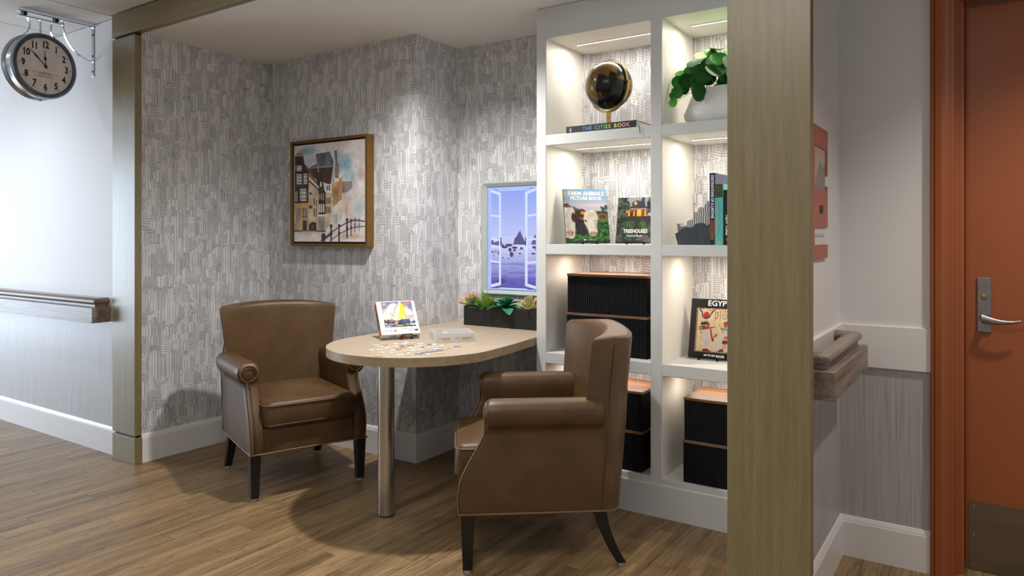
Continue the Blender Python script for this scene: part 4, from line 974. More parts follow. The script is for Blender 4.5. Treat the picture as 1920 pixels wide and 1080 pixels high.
# loose pieces
def piece_mesh(name, mat):
    me = MB().prism(jig(.0235), 0, .0020); return me.build(name, mat)
cols = {'w': ('white jigsaw piece lying loose on the table', plain('piece_white', (228, 224, 218), .5, var=.08, scale=80)), 'b': ('blue grey jigsaw piece lying loose on the table', plain('piece_blue', (120, 130, 160), .45, var=.3, scale=120)),
        't': ('tan jigsaw piece lying loose on the table', plain('piece_tan', (216, 186, 136), .45, var=.2, scale=120)), 'y': ('yellow jigsaw piece near the front edge of the table', plain('piece_yellow', (226, 180, 74), .45, var=.15, scale=120)),
        'r': ('reddish jigsaw piece lying loose on the table', plain('piece_red', (206, 140, 120), .45, var=.3, scale=120))}
PCS = '120,815w 275,805r 205,838w 60,888w 180,880w 300,862w 215,928w 365,928w 170,980y 430,790w 575,790w 440,832w 520,818b 555,840r 660,815b 480,870r 385,895w 590,765w 700,780t 815,790w 660,852w 760,843w 820,822w 725,870w 690,900w 585,912t 630,942w 495,968w 810,888w 885,840b 960,798b 1030,805w 1150,820w 1040,835w 920,850w 1050,868w 790,948b 880,930b 955,915b 1040,905b 1120,888b 1210,868t 1290,850t 1385,832b 925,952w 1115,942y'
proto = {}; rp = random.Random(4)
for tok in PCS.split():
    k = tok[-1]; a, b_ = tok[:-1].split(','); p = atz(690 + float(a) / 8.31, 550 + float(b_) / 8.31, ZT)
    if k not in proto:
        o = proto[k] = piece_mesh('jigsaw_piece', cols[k][1])
    else:
        o = proto[k].copy(); C.objects.link(o)
    o.location = (p.x, p.y, ZT + .0003); o.rotation_euler = (0, 0, YAW + rp.uniform(-.5, .5) + rp.choice((0, PI / 2))); tag(o, cols[k][0], 'jigsaw piece', 'loose jigsaw pieces on the table')
    o.name = 'jigsaw_piece'
NTH = {2: ('leftmost', 'rightmost'), 3: ('leftmost', 'middle', 'rightmost'), 4: ('leftmost', 'second from left', 'second from right', 'rightmost')}
for k, nm in (('y', 'yellow'), ('r', 'reddish'), ('t', 'tan')):
    oo = sorted([o for o in C.objects if o.get('label') == cols[k][0]], key=lambda o: o.location.dot(RX) / o.location.dot(FX))
    for o, wd in zip(oo, NTH[len(oo)]): o['label'] = '%s of the %s %s jigsaw pieces loose on the table' % (wd, {2: 'two', 3: 'three', 4: 'four'}[len(oo)], nm)
oo = sorted([o for o in C.objects if o.get('label') == cols['b'][0]], key=lambda o: o.location.dot(RX) / o.location.dot(FX))
for o, wd in zip(oo, ('first', 'second', 'third', 'fourth', 'fifth', 'sixth', 'seventh', 'eighth', 'ninth', 'tenth')): o['label'] = '%s from the left of the ten blue grey jigsaw pieces on the table' % wd
# pieces in the tray, in shallow layers
ca, sa = math.cos(ang2 + math.radians(2)), math.sin(ang2 + math.radians(2)); tn = 0
TC = [plain('piece_brown', (150, 128, 96), .5, var=.3, scale=120), cols['w'][1], plain('piece_back', (206, 196, 178), .6, var=.1)]
tproto = [None] * 3
for lay in range(3):
    for iu in range(5):
        for iv in range(4):
            u_ = -tw / 2 + .026 + iu * (tw - .052) / 4; v_ = .026 + iv * (TD - .052) / 3; i = (iu * 7 + iv * 3 + lay) % 3
            if lay > 1 and (iv < 1 or iu > 2): continue
            if tproto[i] is None: o = tproto[i] = piece_mesh('jigsaw_piece', TC[i])
            else: o = tproto[i].copy(); C.objects.link(o)
            z_ = ZT + .0035 + lay * .0070; o.location = (tc_.x + ca * u_ - sa * v_, tc_.y + sa * u_ + ca * v_, z_); o.rotation_euler = (rp.uniform(-.06, .06), rp.uniform(-.06, .06), rp.uniform(0, 6)); o.name = 'jigsaw_piece'
            tag(o, 'jigsaw piece heaped inside the open white puzzle tray', 'jigsaw piece', 'jigsaw pieces in the tray'); tn += 1
o = tproto[2].copy(); C.objects.link(o); o.name = 'jigsaw_piece'; v_, u_ = TD * .55, -tw * .16
o.location = (tc_.x + ca * u_ - sa * v_, tc_.y + sa * u_ + ca * v_, ZT + .036); o.rotation_euler = (1.15, .2, YAW); tag(o, 'jigsaw piece standing upright on top of the heap in the tray', 'jigsaw piece', 'jigsaw pieces in the tray')

# ================================================================== SHELF: GLOBE AND ITS BOOK
Z1, Z2, Z3, Z4 = 1.798, 1.248, .703, .179
def flatbook(name, label, loc, rz, w_, d_, t_, cov, spine=None):
    o = thing(name, label, 'book', loc, rz)
    MB().box((-w_ / 2, 0, 0), (w_ / 2, d_, .0025)).build('cover', cov, o, bevel=.0006); MB().box((-w_ / 2, 0, t_ - .0025), (w_ / 2, d_, t_)).build('cover', cov, o, bevel=.0006)
    MB().box((-w_ / 2, 0, .0025), (w_ / 2, .003, t_ - .0025)).build('spine', cov, o); MB().box((-w_ / 2 + .003, .003, .0025), (w_ / 2 - .003, d_ - .003, t_ - .0025)).build('pages', PAPER, o)
    return o
b0, b1 = aty(1060.5, 249, 3.135), aty(1193, 237, 3.135)
NAVY = plain('cover_charcoal', (34, 34, 38), .45, var=.1)
bwid = b1.x - b0.x
bk1 = flatbook('cities_book', 'dark book lying flat under the globe with rainbow spine letters', ((b0.x + b1.x) / 2, 3.137, Z1), math.radians(-1), bwid, .27, .036, NAVY)
pal = [(92, 130, 190), (92, 130, 190), (92, 130, 190), None, (84, 150, 190), (80, 170, 170), (96, 180, 130), (140, 190, 90), (190, 200, 90), None, (214, 200, 90), (228, 190, 120), (226, 160, 180), (214, 140, 196)]
xx = -.098
for ch, cl in zip('THE CITIES BOOK', [(92, 130, 190), (92, 140, 200), (92, 150, 200), None, (84, 160, 196), (80, 170, 176), (90, 178, 140), (110, 186, 110), (150, 196, 90), (176, 200, 90), None, (214, 206, 90), (226, 206, 120), (228, 170, 180), (214, 140, 196)]):
    wd = {'I': .009, ' ': .012, 'E': .0165, 'S': .0165, 'T': .018, 'O': .0235, 'C': .022}.get(ch, .020)
    if cl: lettering('lettering', ch, .026, plain('ink_%d_%d_%d' % cl, cl, .5, var=.02), bk1, (xx + wd / 2, -.0005, .018), sx=1.0, bold=.0006)
    xx += wd
MB().box((-.166, -.0006, .006), (-.164, 0, .030)).build('emblem', WHITEINK, bk1)
ring_e = MB(); ring_e.tube([(-.165 + .006 * math.cos(a), -.0006, .017 + .006 * math.sin(a)) for a in [2 * PI * k / 16 for k in range(16)]], .0007, 6, closed=True); ring_e.build('emblem', WHITEINK, bk1)
MB().tube([(bwid / 2 - .003, .004, .022), (bwid / 2 + .012, -.008, .018), (bwid / 2 + .024, -.020, .004), (bwid / 2 + .030, -.0245, -.020), (bwid / 2 + .031, -.0245, -.034)], .0016, 6).build('ribbon', plain('navy_ribbon', (30, 36, 70), .6), bk1, smooth=60)
gl = thing('desk_globe', 'black and gold desk globe in a brass ring standing on a book', 'globe', (-1.598, 3.262, Z1 + .0362), 0)
gz = .206; gr = .118
MB().lathe([(.062, 0), (.062, .004), (.055, .009), (.012, .011), (.010, .012)], 40).build('base', BRASS, gl, smooth=40)
MB().box((-.010, -.007, .010), (.010, .007, gz - gr - .012)).build('stem', BRASS, gl, bevel=.001)
def landmass():
    m, nt, b = base_mat('globe_map'); setp(b, .16, 0, .5, .6)
    return m
GA = [(-17, 15), (-10, 30), (10, 37), (32, 31), (43, 12), (51, 11), (40, -5), (40, -16), (33, -28), (20, -35), (14, -20), (9, 3), (-8, 5)]
EURAS = [(-9, 38), (0, 50), (8, 58), (25, 70), (60, 70), (100, 76), (140, 72), (178, 66), (160, 58), (140, 50), (128, 38), (121, 30), (108, 20), (104, 8), (98, 16), (90, 22), (80, 8), (73, 20), (60, 26), (52, 16), (44, 13), (36, 30), (30, 36), (20, 38), (10, 44)]
AUS = [(114, -22), (130, -12), (142, -11), (153, -28), (146, -39), (130, -32), (115, -34)]
SAM = [(-80, 0), (-62, 10), (-35, -7), (-48, -26), (-66, -54), (-74, -40), (-70, -18)]
NAM = [(-165, 62), (-125, 70), (-80, 72), (-56, 52), (-80, 26), (-98, 18), (-84, 10), (-106, 22), (-124, 40), (-140, 58)]
MAD = [(44, -16), (50, -15), (47, -25), (44, -24)]
INDO = [(96, 5), (106, -6), (118, -8), (118, 4), (108, 2)]
def inpoly(lo, la, P_):
    ins = False; j = len(P_) - 1
    for i in range(len(P_)):
        xi, yi = P_[i]; xj, yj = P_[j]
        if ((yi > la) != (yj > la)) and (lo < (xj - xi) * (la - yi) / ((yj - yi) or 1e-9) + xi): ins = not ins
        j = i
    return ins
NL, NM = 240, 120; V = []; Fc = []; Cc = []
tilt = Matrix.Rotation(math.radians(20), 3, Vector((1.6, -3.26, 0)).normalized()) @ Matrix.Rotation(math.radians(-142), 3, 'Z')
for j in range(NM + 1):
    la = -PI / 2 + PI * j / NM
    for i in range(NL): lo = 2 * PI * i / NL; V.append(tilt @ Vector((gr * math.cos(la) * math.cos(lo), gr * math.cos(la) * math.sin(lo), gr * math.sin(la))))
rg2 = random.Random(2)
for j in range(NM):
    for i in range(NL):
        Fc.append((j * NL + i, j * NL + (i + 1) % NL, (j + 1) * NL + (i + 1) % NL, (j + 1) * NL + i))
        lo = (i + .5) * 360 / NL; lo = lo - 360 if lo > 180 else lo; la = -90 + (j + .5) * 180 / NM
        land = any(inpoly(lo, la, q_) for q_ in (GA, EURAS, AUS, SAM, NAM, MAD, INDO)) or la < -70
        k_ = 1 + rg2.uniform(-.18, .18); Cc.append([v * k_ for v in lin((112, 84, 36))] if land else ([.006, .006, .007] if (j % 13) else [.02, .018, .012]))
me = bpy.data.meshes.new('sphere'); me.from_pydata([tuple(v) for v in V], [], Fc); me.polygons.foreach_set('use_smooth', [True] * len(Fc))
at = me.color_attributes.new('print', 'FLOAT_COLOR', 'CORNER'); cc = np.ones((len(Fc), 4, 4), np.float32); cc[:, :, :3] = np.array(Cc)[:, None]; at.data.foreach_set('color', cc.ravel())
me.materials.append(print_mat('globe_map', .22)); so = bpy.data.objects.new('sphere', me); C.objects.link(so); so.parent = gl; so.location = (0, 0, gz)
def hoop(name, rad, hw, th, rot, arc=(0, 2 * PI)):
    n = 72; rings = []; full = abs(arc[1] - arc[0] - 2 * PI) < 1e-6
    for k in range(n + 1):
        a = arc[0] + (arc[1] - arc[0]) * k / n; c_, s_ = math.cos(a), math.sin(a)
        rings.append([(rr * c_, q_, rr * s_) for rr, q_ in ((rad, -hw), (rad + th, -hw), (rad + th, hw), (rad, hw))])
    return MB().loft(rings, cap=not full).build(name, BRASS, gl, loc=(0, 0, gz), rot=rot, smooth=30)
hoop('meridian_ring', gr + .007, .0062, .003, (0, 0, math.radians(-18)))
hoop('support_ring', gr + .013, .0070, .003, (0, 0, math.radians(-18)), (PI * .98, PI * 2.02))
for s in (-1, 1): MB().lathe([(.007, -.006), (.007, .006)], 14).build('ring_pin', BRASS, gl, smooth=40, loc=(s * (gr + .012) * math.cos(math.radians(-18)), s * (gr + .012) * math.sin(math.radians(-18)), gz), rot=(PI / 2, 0, math.radians(72)))

# ================================================================== SHELF: POTTED PLANT
pc = Vector((-.985, 3.262, Z1))
pp = thing('potted_plant', 'round leaved green plant trailing from a white oval pot', 'potted plant', pc)
rings = []
for z, a, b_ in ((0, .180, .090), (.004, .192, .100), (.03, .215, .116), (.055, .222, .121), (.08, .216, .118), (.12, .192, .104), (.158, .168, .092), (.162, .164, .089), (.158, .159, .085), (.12, .168, .092)):
    r_ = []
    for k in range(56):
        th = 2 * PI * k / 56; dent = 1 - .05 * max(0, math.sin(3 * th + z * 22 + 2.1)) ** 3 * (1 if .02 < z < .13 else 0)
        r_.append((a * math.cos(th) * dent, b_ * math.sin(th) * dent, z))
    rings.append(r_)
MB().loft(rings).build('pot', POTM, pp, smooth=60)
MB().prism([(.146 * math.cos(2 * PI * k / 32), .086 * math.sin(2 * PI * k / 32)) for k in range(32)], .128, .140).build('soil', SOIL, pp)
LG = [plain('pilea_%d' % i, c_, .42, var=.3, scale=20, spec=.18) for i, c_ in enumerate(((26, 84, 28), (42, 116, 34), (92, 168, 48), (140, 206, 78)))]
# (crop x, crop y, radius, depth Y, tilt x, tilt z, material)
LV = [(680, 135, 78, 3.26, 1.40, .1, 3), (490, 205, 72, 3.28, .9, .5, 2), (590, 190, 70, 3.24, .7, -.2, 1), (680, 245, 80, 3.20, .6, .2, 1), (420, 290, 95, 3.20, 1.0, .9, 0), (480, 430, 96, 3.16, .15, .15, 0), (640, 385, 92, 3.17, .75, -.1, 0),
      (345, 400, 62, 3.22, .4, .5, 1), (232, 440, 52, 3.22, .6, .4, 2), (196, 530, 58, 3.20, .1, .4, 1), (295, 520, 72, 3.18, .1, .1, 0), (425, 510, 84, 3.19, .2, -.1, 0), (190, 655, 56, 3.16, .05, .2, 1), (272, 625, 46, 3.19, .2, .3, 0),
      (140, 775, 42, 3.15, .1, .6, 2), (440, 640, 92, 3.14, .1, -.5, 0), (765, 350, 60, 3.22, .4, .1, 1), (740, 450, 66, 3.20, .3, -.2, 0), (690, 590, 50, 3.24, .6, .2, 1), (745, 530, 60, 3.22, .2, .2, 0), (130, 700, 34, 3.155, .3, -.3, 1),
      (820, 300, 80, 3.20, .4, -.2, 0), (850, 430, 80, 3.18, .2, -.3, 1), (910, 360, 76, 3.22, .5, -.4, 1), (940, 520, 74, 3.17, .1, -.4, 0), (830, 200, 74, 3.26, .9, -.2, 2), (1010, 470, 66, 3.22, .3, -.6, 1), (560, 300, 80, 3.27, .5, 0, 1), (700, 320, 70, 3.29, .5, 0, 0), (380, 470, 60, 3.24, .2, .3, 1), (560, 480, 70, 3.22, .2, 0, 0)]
crown = Vector((0, 0, .135))
rl = random.Random(9)
for (cx_, cy_, r_, Y_, tx, tz, mi) in LV:
    p = aty(1240 + cx_ / 6.354, 70 + cy_ / 6.354, Y_) - pc; k = (p + pc).dot(FX); R_ = r_ / 6.354 / F_PX * k * 1.36
    m = MB(); n = 20; vs_ = []; fs_ = []
    # a disc with a shallow cup, a notch-free round outline and real thickness
    for side in (0, 1):
        for ri_ in range(4):
            rr_ = R_ * (0, .4, .75, 1)[ri_]
            for kk in range(n):
                a = 2 * PI * kk / n; e = 1 + .10 * math.cos(a) ** 3; vs_.append((rr_ * math.cos(a) * .96, rr_ * math.sin(a) * e, .10 * R_ * (rr_ / R_) ** 2 * math.cos(2 * a) - .12 * R_ * (1 - (rr_ / R_) ** 2) + (0 if side else -.0012)))
    for side in (0, 1):
        b_ = side * 4 * n
        for ri_ in range(3):
            for kk in range(n): q_ = (kk + 1) % n; fs_.append((b_ + ri_ * n + kk, b_ + ri_ * n + q_, b_ + (ri_ + 1) * n + q_, b_ + (ri_ + 1) * n + kk))
    for kk in range(n): q_ = (kk + 1) % n; fs_.append((3 * n + kk, 3 * n + q_, 7 * n + q_, 7 * n + kk))
    m.add(vs_, fs_); rotm = Matrix.Rotation(YAW + tz * -1.0, 4, 'Z') @ Matrix.Rotation(PI / 2 - tx, 4, 'X')
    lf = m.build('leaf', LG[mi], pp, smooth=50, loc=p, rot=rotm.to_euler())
    back = p + Vector((0, .012, 0)); base = crown + Vector((max(-.11, min(.1, p.x * .5)), p.y * .3, 0)); midp = (back + base) / 2 + Vector((0, .01, .03))
    MB().tube([base, midp, back], .0014, 5).build('stem', LG[2], pp, smooth=60)

# ================================================================== SHELF: BOOKS ON EASELS
def standing_book(name, label, bl_px, w_, h_, t_, axis, lean_, z, Y_, pic, covm, sx_=1):
    """axis: unit vector of the width; leans back; bottom left front corner on the ray of bl_px"""
    p = aty(bl_px, 455, Y_); rz = math.atan2(axis[1], axis[0]); o = thing(name, label, 'book', (p.x, p.y, z), rz)
    b_ = MB().box((0, 0, 0), (w_, .0022, h_)).build('front_cover', covm, o, rot=(-lean_, 0, 0), bevel=.0006)
    MB().box((0, t_ - .0022, 0), (w_, t_, h_)).build('back_cover', covm, o, rot=(-lean_, 0, 0), bevel=.0006)
    MB().box((0, .0022, 0), (.003, t_ - .0022, h_)).build('spine', covm, o, rot=(-lean_, 0, 0)); MB().box((.003, .0022, .003), (w_ - .003, t_ - .0022, h_ - .003)).build('pages', PAPER, o, rot=(-lean_, 0, 0))
    print_sheet('cover_print', pic, w_ - .001, h_ - .001, print_mat('gloss_print', .28), b_, (w_ / 2, -.0006, .0005), dim=.84)
    return o, b_
def mixv(a, b_): v = RX * a + FX * b_; v.normalize(); return v
LE = math.radians(14)
# farm animals
P = Pic(100, 122, (70, 110, 60))
P.vgrad(.55, 1, (206, 192, 200), (112, 168, 204)); P.ell(.15, .92, .25, .10, (206, 216, 226), .8, .6); P.ell(.7, .70, .5, .06, (216, 196, 204), .9, .7); P.ell(.30, .75, .4, .03, (186, 166, 178), .7, .7)
P.rect(0, 0, 1, .56, (58, 104, 52), 1, .35, 18); P.put((P.y < .5) * (P.noise(20, 30) > .6), (84, 136, 66)); P.put((P.y < .4) * (P.noise(16, 22) > .66), (34, 74, 40)); P.rect(.6, .53, 1, .59, (60, 72, 60), 1, .3, 14)
for a in ((.90, .62, .05, .06), (.97, .66, .05, .06), (.86, .66, .03, .03)): P.ell(*a, (52, 62, 62), 1, .4)
P.rect(.915, .55, .925, .66, (50, 56, 54)); P.poly([(.05, .72), (.20, .68), (.40, .60), (.40, .54), (.10, .56)], (74, 78, 76), 1, .3, 16)
P.poly([(.24, .60), (.42, .56), (.44, .42), (.50, .20), (.42, .12), (.26, .16), (.22, .40)], (40, 36, 38), 1, .3); P.poly([(0, .74), (.10, .73), (.20, .66), (.24, .56), (.23, .40), (.22, .25), (.20, .10), (.12, .07), (0, .10)], (206, 196, 184), 1, .12, 20); P.poly([(0, .72), (.08, .74), (.18, .66), (.06, .65), (0, .66)], (96, 74, 64), 1, .3)
P.ell(.10, .17, .10, .08, (196, 150, 142), 1, .4); P.ell(.05, .19, .02, .02, (110, 70, 66), 1, .4); P.ell(.15, .18, .025, .04, (120, 78, 72), .9, .4); P.ell(.20, .47, .06, .10, (70, 46, 40), 1, .3, .2)
P.ell(.37, .54, .14, .095, (74, 48, 40), 1, .25, .3, 18, .25); P.ell(.42, .555, .06, .04, (232, 122, 44), 1, .3); P.poly([(.28, .47), (.38, .42), (.47, .43), (.44, .48), (.36, .47)], (128, 78, 52), 1, .2)
P.ell(.87, .48, .11, .065, (178, 104, 56), 1, .15); P.ell(.87, .48, .095, .052, (92, 58, 46), 1, .3, .2); P.ell(.86, .46, .02, .012, (210, 130, 70), .8, .5)
P.poly([(.46, .56), (.54, .60), (.64, .61), (.73, .57), (.76, .50), (.76, .42), (.72, .32), (.73, .20), (.70, .14), (.62, .12), (.54, .15), (.52, .24), (.44, .36), (.43, .46)], (222, 212, 196), 1, .10, 22); P.ell(.62, .52, .12, .08, (198, 178, 146), .7, .7); P.ell(.48, .40, .022, .016, (70, 56, 52), 1, .3); P.ell(.735, .41, .014, .014, (80, 62, 56), 1, .3)
P.ell(.63, .17, .10, .05, (206, 160, 140), 1, .4); P.ell(.575, .175, .022, .02, (96, 66, 58), 1, .4); P.ell(.70, .18, .018, .018, (110, 76, 66), 1, .4); P.ell(.50, .30, .05, .10, (190, 178, 160), .5, .7)
P.ell(.55, .30, .05, .12, (236, 228, 216), .5, .8); P.ell(.70, .34, .05, .12, (176, 160, 140), .5, .8); P.line([(.45, .42), (.50, .40)], .010, (60, 46, 44)); P.line([(.73, .42), (.75, .41)], .008, (70, 54, 50)); P.ell(.06, .40, .07, .20, (176, 166, 156), .45, .8); P.ell(.24, .44, .035, .10, (58, 38, 34), .9, .4); P.poly([(.54, .16), (.60, .13), (.70, .14), (.72, .19), (.66, .20), (.58, .20)], (196, 144, 122), .8); P.ell(.58, .165, .018, .014, (84, 54, 48), 1, .4); P.ell(.685, .17, .016, .014, (96, 62, 54), 1, .4)
P.rect(0, 0, 1, .035, (36, 54, 40), .8)
ax = mixv(.98, .20); o, fc = standing_book('picture_book', 'picture book with a white cow on its cover', 1062, .232, .284, .012, ax, LE, Z2 + .007, 3.170, P, plain('cover_green', (40, 56, 42), .4))
SHD = plain('shadow_ink', (84, 96, 120), .5)
lettering('letter_shadow', 'FARM ANIMALS', .030, SHD, fc, (.232 * .53 + .0012, -.0007, .284 * .915 - .0014), sx=.92, bold=.0012, depth=.0001); lettering('letter_shadow', 'PICTURE BOOK', .026, SHD, fc, (.232 * .52 + .0012, -.0007, .284 * .825 - .0014), sx=.92, bold=.0010, depth=.0001)
lettering('lettering', 'FARM ANIMALS', .030, WHITEINK, fc, (.232 * .53, -.0008, .284 * .915), sx=.92, bold=.0007); lettering('lettering', 'PICTURE BOOK', .026, WHITEINK, fc, (.232 * .52, -.0008, .284 * .825), sx=.92, bold=.0005); lettering('lettering', 'KC', .009, WHITEINK, fc, (.232 * .43, -.0008, .284 * .050), bold=.0006)
MB().box((.115, -.0009, .0135), (.160, -.0004, .0155)).build('print_line', plain('pale_grey_ink', (196, 194, 192), .5), fc)
c_ = o.location + Vector((ax.x, ax.y, 0)) * .125 + Vector((-ax.y, ax.x, 0)) * .017; easel((c_.x, c_.y, Z2), math.atan2(ax.y, ax.x), 'black wire easel holding the cow picture book', wd=.075, lip=.017, back=.16, lean=LE, depth=.05)
# treehouses
P = Pic(84, 104, (40, 52, 42))
P.put(P.noise(14, 18) > .55, (62, 78, 54)); P.put(P.noise(20, 24) > .68, (84, 104, 70)); P.put(P.noise(18, 22) > .72, (24, 34, 28)); P.poly([(.22, 1), (.34, .85), (.30, .72), (.5, .62), (.95, .56), (1, .62), (.78, .72), (.85, 1)], (178, 186, 200), .95); P.poly([(.85, .6), (1, .64), (1, .70), (.9, .68)], (206, 214, 224))
P.put((P.y > .55) * ((P.x < .32) | (P.x > .80)) * (P.noise(16, 16) > .42), (40, 54, 42)); P.put((P.y > .55) * ((P.x < .30) | (P.x > .84)) * (P.noise(22, 22) > .60), (92, 110, 86)); P.ell(.30, .40, .14, .10, (70, 112, 48), .8, .6); P.ell(.74, .42, .12, .08, (78, 120, 52), .8, .6); P.ell(.9, .30, .12, .10, (104, 130, 60), .6, .6)
P.poly([(.46, .56), (.66, .56), (.58, .40), (.60, .28), (.48, .28), (.52, .42)], (48, 38, 34), 1, .2); P.poly([(.18, .55), (.40, .50), (.85, .48), (.90, .56), (.70, .59), (.22, .58)], (62, 48, 42), 1, .25); P.poly([(.30, .56), (.50, .46), (.58, .40), (.40, .48)], (54, 42, 38)); P.ell(.85, .46, .10, .05, (44, 38, 36), .9, .3)
P.poly([(.22, .60), (.30, .72), (.82, .74), (.84, .62), (.60, .57)], (140, 70, 30), 1, .2)
for a in ((.30, .585, .345, .70), (.44, .59, .475, .70), (.74, .60, .79, .74)): P.rect(*a, (242, 190, 78))
P.rect(.53, .585, .66, .72, (248, 200, 70)); P.ell(.595, .72, .065, .04, (250, 214, 96), 1, .2); P.rect(.59, .585, .60, .75, (150, 90, 40)); P.rect(.36, .585, .42, .67, (66, 44, 38)); P.ell(.26, .68, .03, .02, (255, 214, 120), 1, .4); P.ell(.49, .73, .02, .015, (255, 220, 130), 1, .4)
P.poly([(.20, .72), (.36, .80), (.55, .84), (.80, .79), (.90, .73), (.80, .755), (.5, .765), (.26, .745)], (66, 62, 72)); P.poly([(.22, .725), (.5, .75), (.88, .735), (.84, .71), (.5, .735), (.26, .70)], (214, 110, 48), .9); P.poly([(.38, .82), (.40, .90), (.52, .94), (.62, .92), (.66, .96), (.66, 1), (.72, 1), (.73, .92), (.76, .80)], (72, 68, 80), 1, .1); P.poly([(.41, .83), (.42, .90), (.50, .92), (.58, .91), (.54, .83)], (120, 76, 44)); P.rect(.45, .84, .52, .905, (246, 196, 92))
P.poly([(.50, 0), (.95, 0), (.86, .16), (.70, .18), (.60, .10)], (122, 112, 116), .9, .2); P.ell(.10, .08, .16, .07, (78, 84, 86), .8, .5, .3); P.rect(0, 0, 1, .02, (30, 30, 28)); P.ell(.82, .27, .02, .015, (236, 120, 50), 1, .4); P.ell(.90, .05, .03, .015, (220, 110, 50), .8, .4)
ax = mixv(.92, -.40); o, fc = standing_book('picture_book', 'dark green picture book with a glowing treehouse on its cover', 1154, .184, .232, .010, ax, LE, Z2 + .007, 3.235, P, plain('cover_dark', (28, 32, 30), .4))
lettering('lettering', 'TREEHOUSES', .026, WHITEINK, fc, (.184 * .52, -.0008, .232 * .255), sx=.78, bold=.0005, shear=.0); lettering('lettering', 'Picture Book', .014, WHITEINK, fc, (.184 * .50, -.0008, .232 * .155), sx=1.0, shear=.15)
c_ = o.location + Vector((ax.x, ax.y, 0)) * .098 + Vector((-ax.y, ax.x, 0)) * .017; easel((c_.x, c_.y, Z2), math.atan2(ax.y, ax.x), 'black wire easel holding the treehouse picture book', wd=.085, lip=.017, back=.14, lean=LE, depth=.05)
# egypt
P = Pic(96, 124, (34, 33, 34))
P.rect(.13, .105, .97, .845, (70, 100, 110)); ch = ((P.x * 60).astype(int) + (P.y * 78).astype(int)) % 4
P.put((P.x > .13) & (P.x < .97) & (P.y > .105) & (P.y < .845) & (ch == 0), (196, 60, 50)); P.put((P.x > .13) & (P.x < .97) & (P.y > .105) & (P.y < .845) & (ch == 2), (226, 196, 140)); P.rect(.155, .122, .945, .828, (236, 214, 170), 1, .05)
DR, DK, WHc, YE = (176, 44, 46), (44, 50, 56), (222, 214, 212), (232, 196, 110)
P.ell(.34, .73, .065, .055, (200, 52, 50), 1, .12); P.line([(.20, .82), (.25, .76), (.26, .70), (.33, .665), (.40, .69), (.44, .76), (.50, .82)], .012, DK)
P.poly([(.24, .60), (.34, .64), (.40, .61), (.39, .50), (.36, .48), (.22, .46), (.20, .50)], DK); P.poly([(.35, .60), (.42, .59), (.41, .54), (.36, .53)], DR)
for y_ in (.615, .545, .505, .475): P.line([(.23, y_), (.37, y_ + .008)], .010, YE)
P.poly([(.24, .47), (.42, .50), (.52, .52), (.52, .54), (.40, .52), (.28, .52)], DR); P.ell(.52, .53, .05, .015, (120, 170, 180), 1, .3); P.poly([(.43, .50), (.46, .50), (.49, .38), (.52, .32), (.49, .30), (.46, .36)], DR); P.ell(.505, .315, .03, .03, (150, 36, 40), 1, .3); P.poly([(.27, .45), (.42, .46), (.45, .30), (.41, .17), (.33, .17), (.32, .32), (.27, .38)], WHc, 1, .06, 30)
P.poly([(.31, .16), (.40, .17), (.46, .13), (.30, .135)], DR); P.line([(.30, .13), (.48, .125)], .006, (60, 34, 34)); P.ell(.25, .43, .025, .02, (206, 140, 60), 1, .3)
P.poly([(.72, .62), (.82, .645), (.90, .60), (.88, .52), (.80, .53), (.78, .58)], (44, 74, 74)); P.poly([(.70, .62), (.78, .61), (.78, .53), (.73, .53)], (206, 70, 60)); P.poly([(.60, .58), (.63, .57), (.66, .50), (.72, .44), (.75, .45), (.72, .50), (.64, .54)], DR); P.poly([(.66, .52), (.90, .53), (.93, .46), (.86, .40), (.74, .44)], WHc); P.line([(.68, .515), (.80, .50), (.90, .54)], .014, (120, 150, 160))
P.poly([(.70, .42), (.92, .40), (.96, .14), (.88, .15), (.50, .16), (.58, .34)], (226, 216, 208), .9); P.poly([(.74, .33), (.70, .16), (.75, .16), (.80, .30)], (222, 170, 150)); P.poly([(.84, .33), (.90, .14), (.95, .15), (.90, .34)], (222, 170, 150)); P.poly([(.70, .27), (.74, .39), (.80, .39), (.84, .27), (.77, .25)], (206, 96, 60), 1, .3, 30); P.line([(.71, .29), (.83, .29)], .014, DK); P.line([(.73, .34), (.81, .34)], .008, YE); P.line([(.52, .36), (.58, .40), (.56, .41)], .014, (206, 70, 50))
for x0_ in (.64, .84): P.poly([(x0_ - .02, .14), (x0_ + .10, .14), (x0_ + .08, .18), (x0_ + .05, .18)], (140, 36, 40)); P.line([(x0_ - .06, .135), (x0_ + .10, .135)], .005, (60, 34, 34))
P.line([(.53, .82), (.53, .64)], .004, DK); P.line([(.63, .82), (.63, .64)], .004, DK)
for a in ((.57, .77, DK), (.58, .72, DR), (.56, .68, DK)): P.ell(a[0], a[1], .018, .014, a[2], 1, .3)
for cx_ in (.72, .86): P.ell(cx_, .715, .055, .052, DK, 1, .1); P.ell(cx_, .715, .046, .044, (240, 222, 190), 1, .1); P.ell(cx_, .73, .012, .01, DR, 1, .3); P.ell(cx_, .70, .010, .012, DR, 1, .3)
P.line([(.68, .80), (.94, .80)], .006, (214, 110, 80)); P.line([(.36, .81), (.48, .80)], .005, (206, 80, 60))
ax = mixv(.85, -.53); o, fc = standing_book('picture_book', 'black picture book with an ancient Egyptian scene on its cover', 1289, .226, .284, .014, ax, math.radians(13), Z3 + .008, 3.285, P, plain('cover_black', (26, 25, 26), .3))
o.location = atz(1289.5, 669.5, Z3 + .008)
lettering('lettering', 'EGYPT', .036, WHITEINK, fc, (.226 * .60, -.0008, .284 * .925), sx=1.05, bold=.0004); lettering('lettering', 'PICTURE BOOK', .0145, WHITEINK, fc, (.226 * .55, -.0008, .284 * .050), sx=.95, bold=.0006)
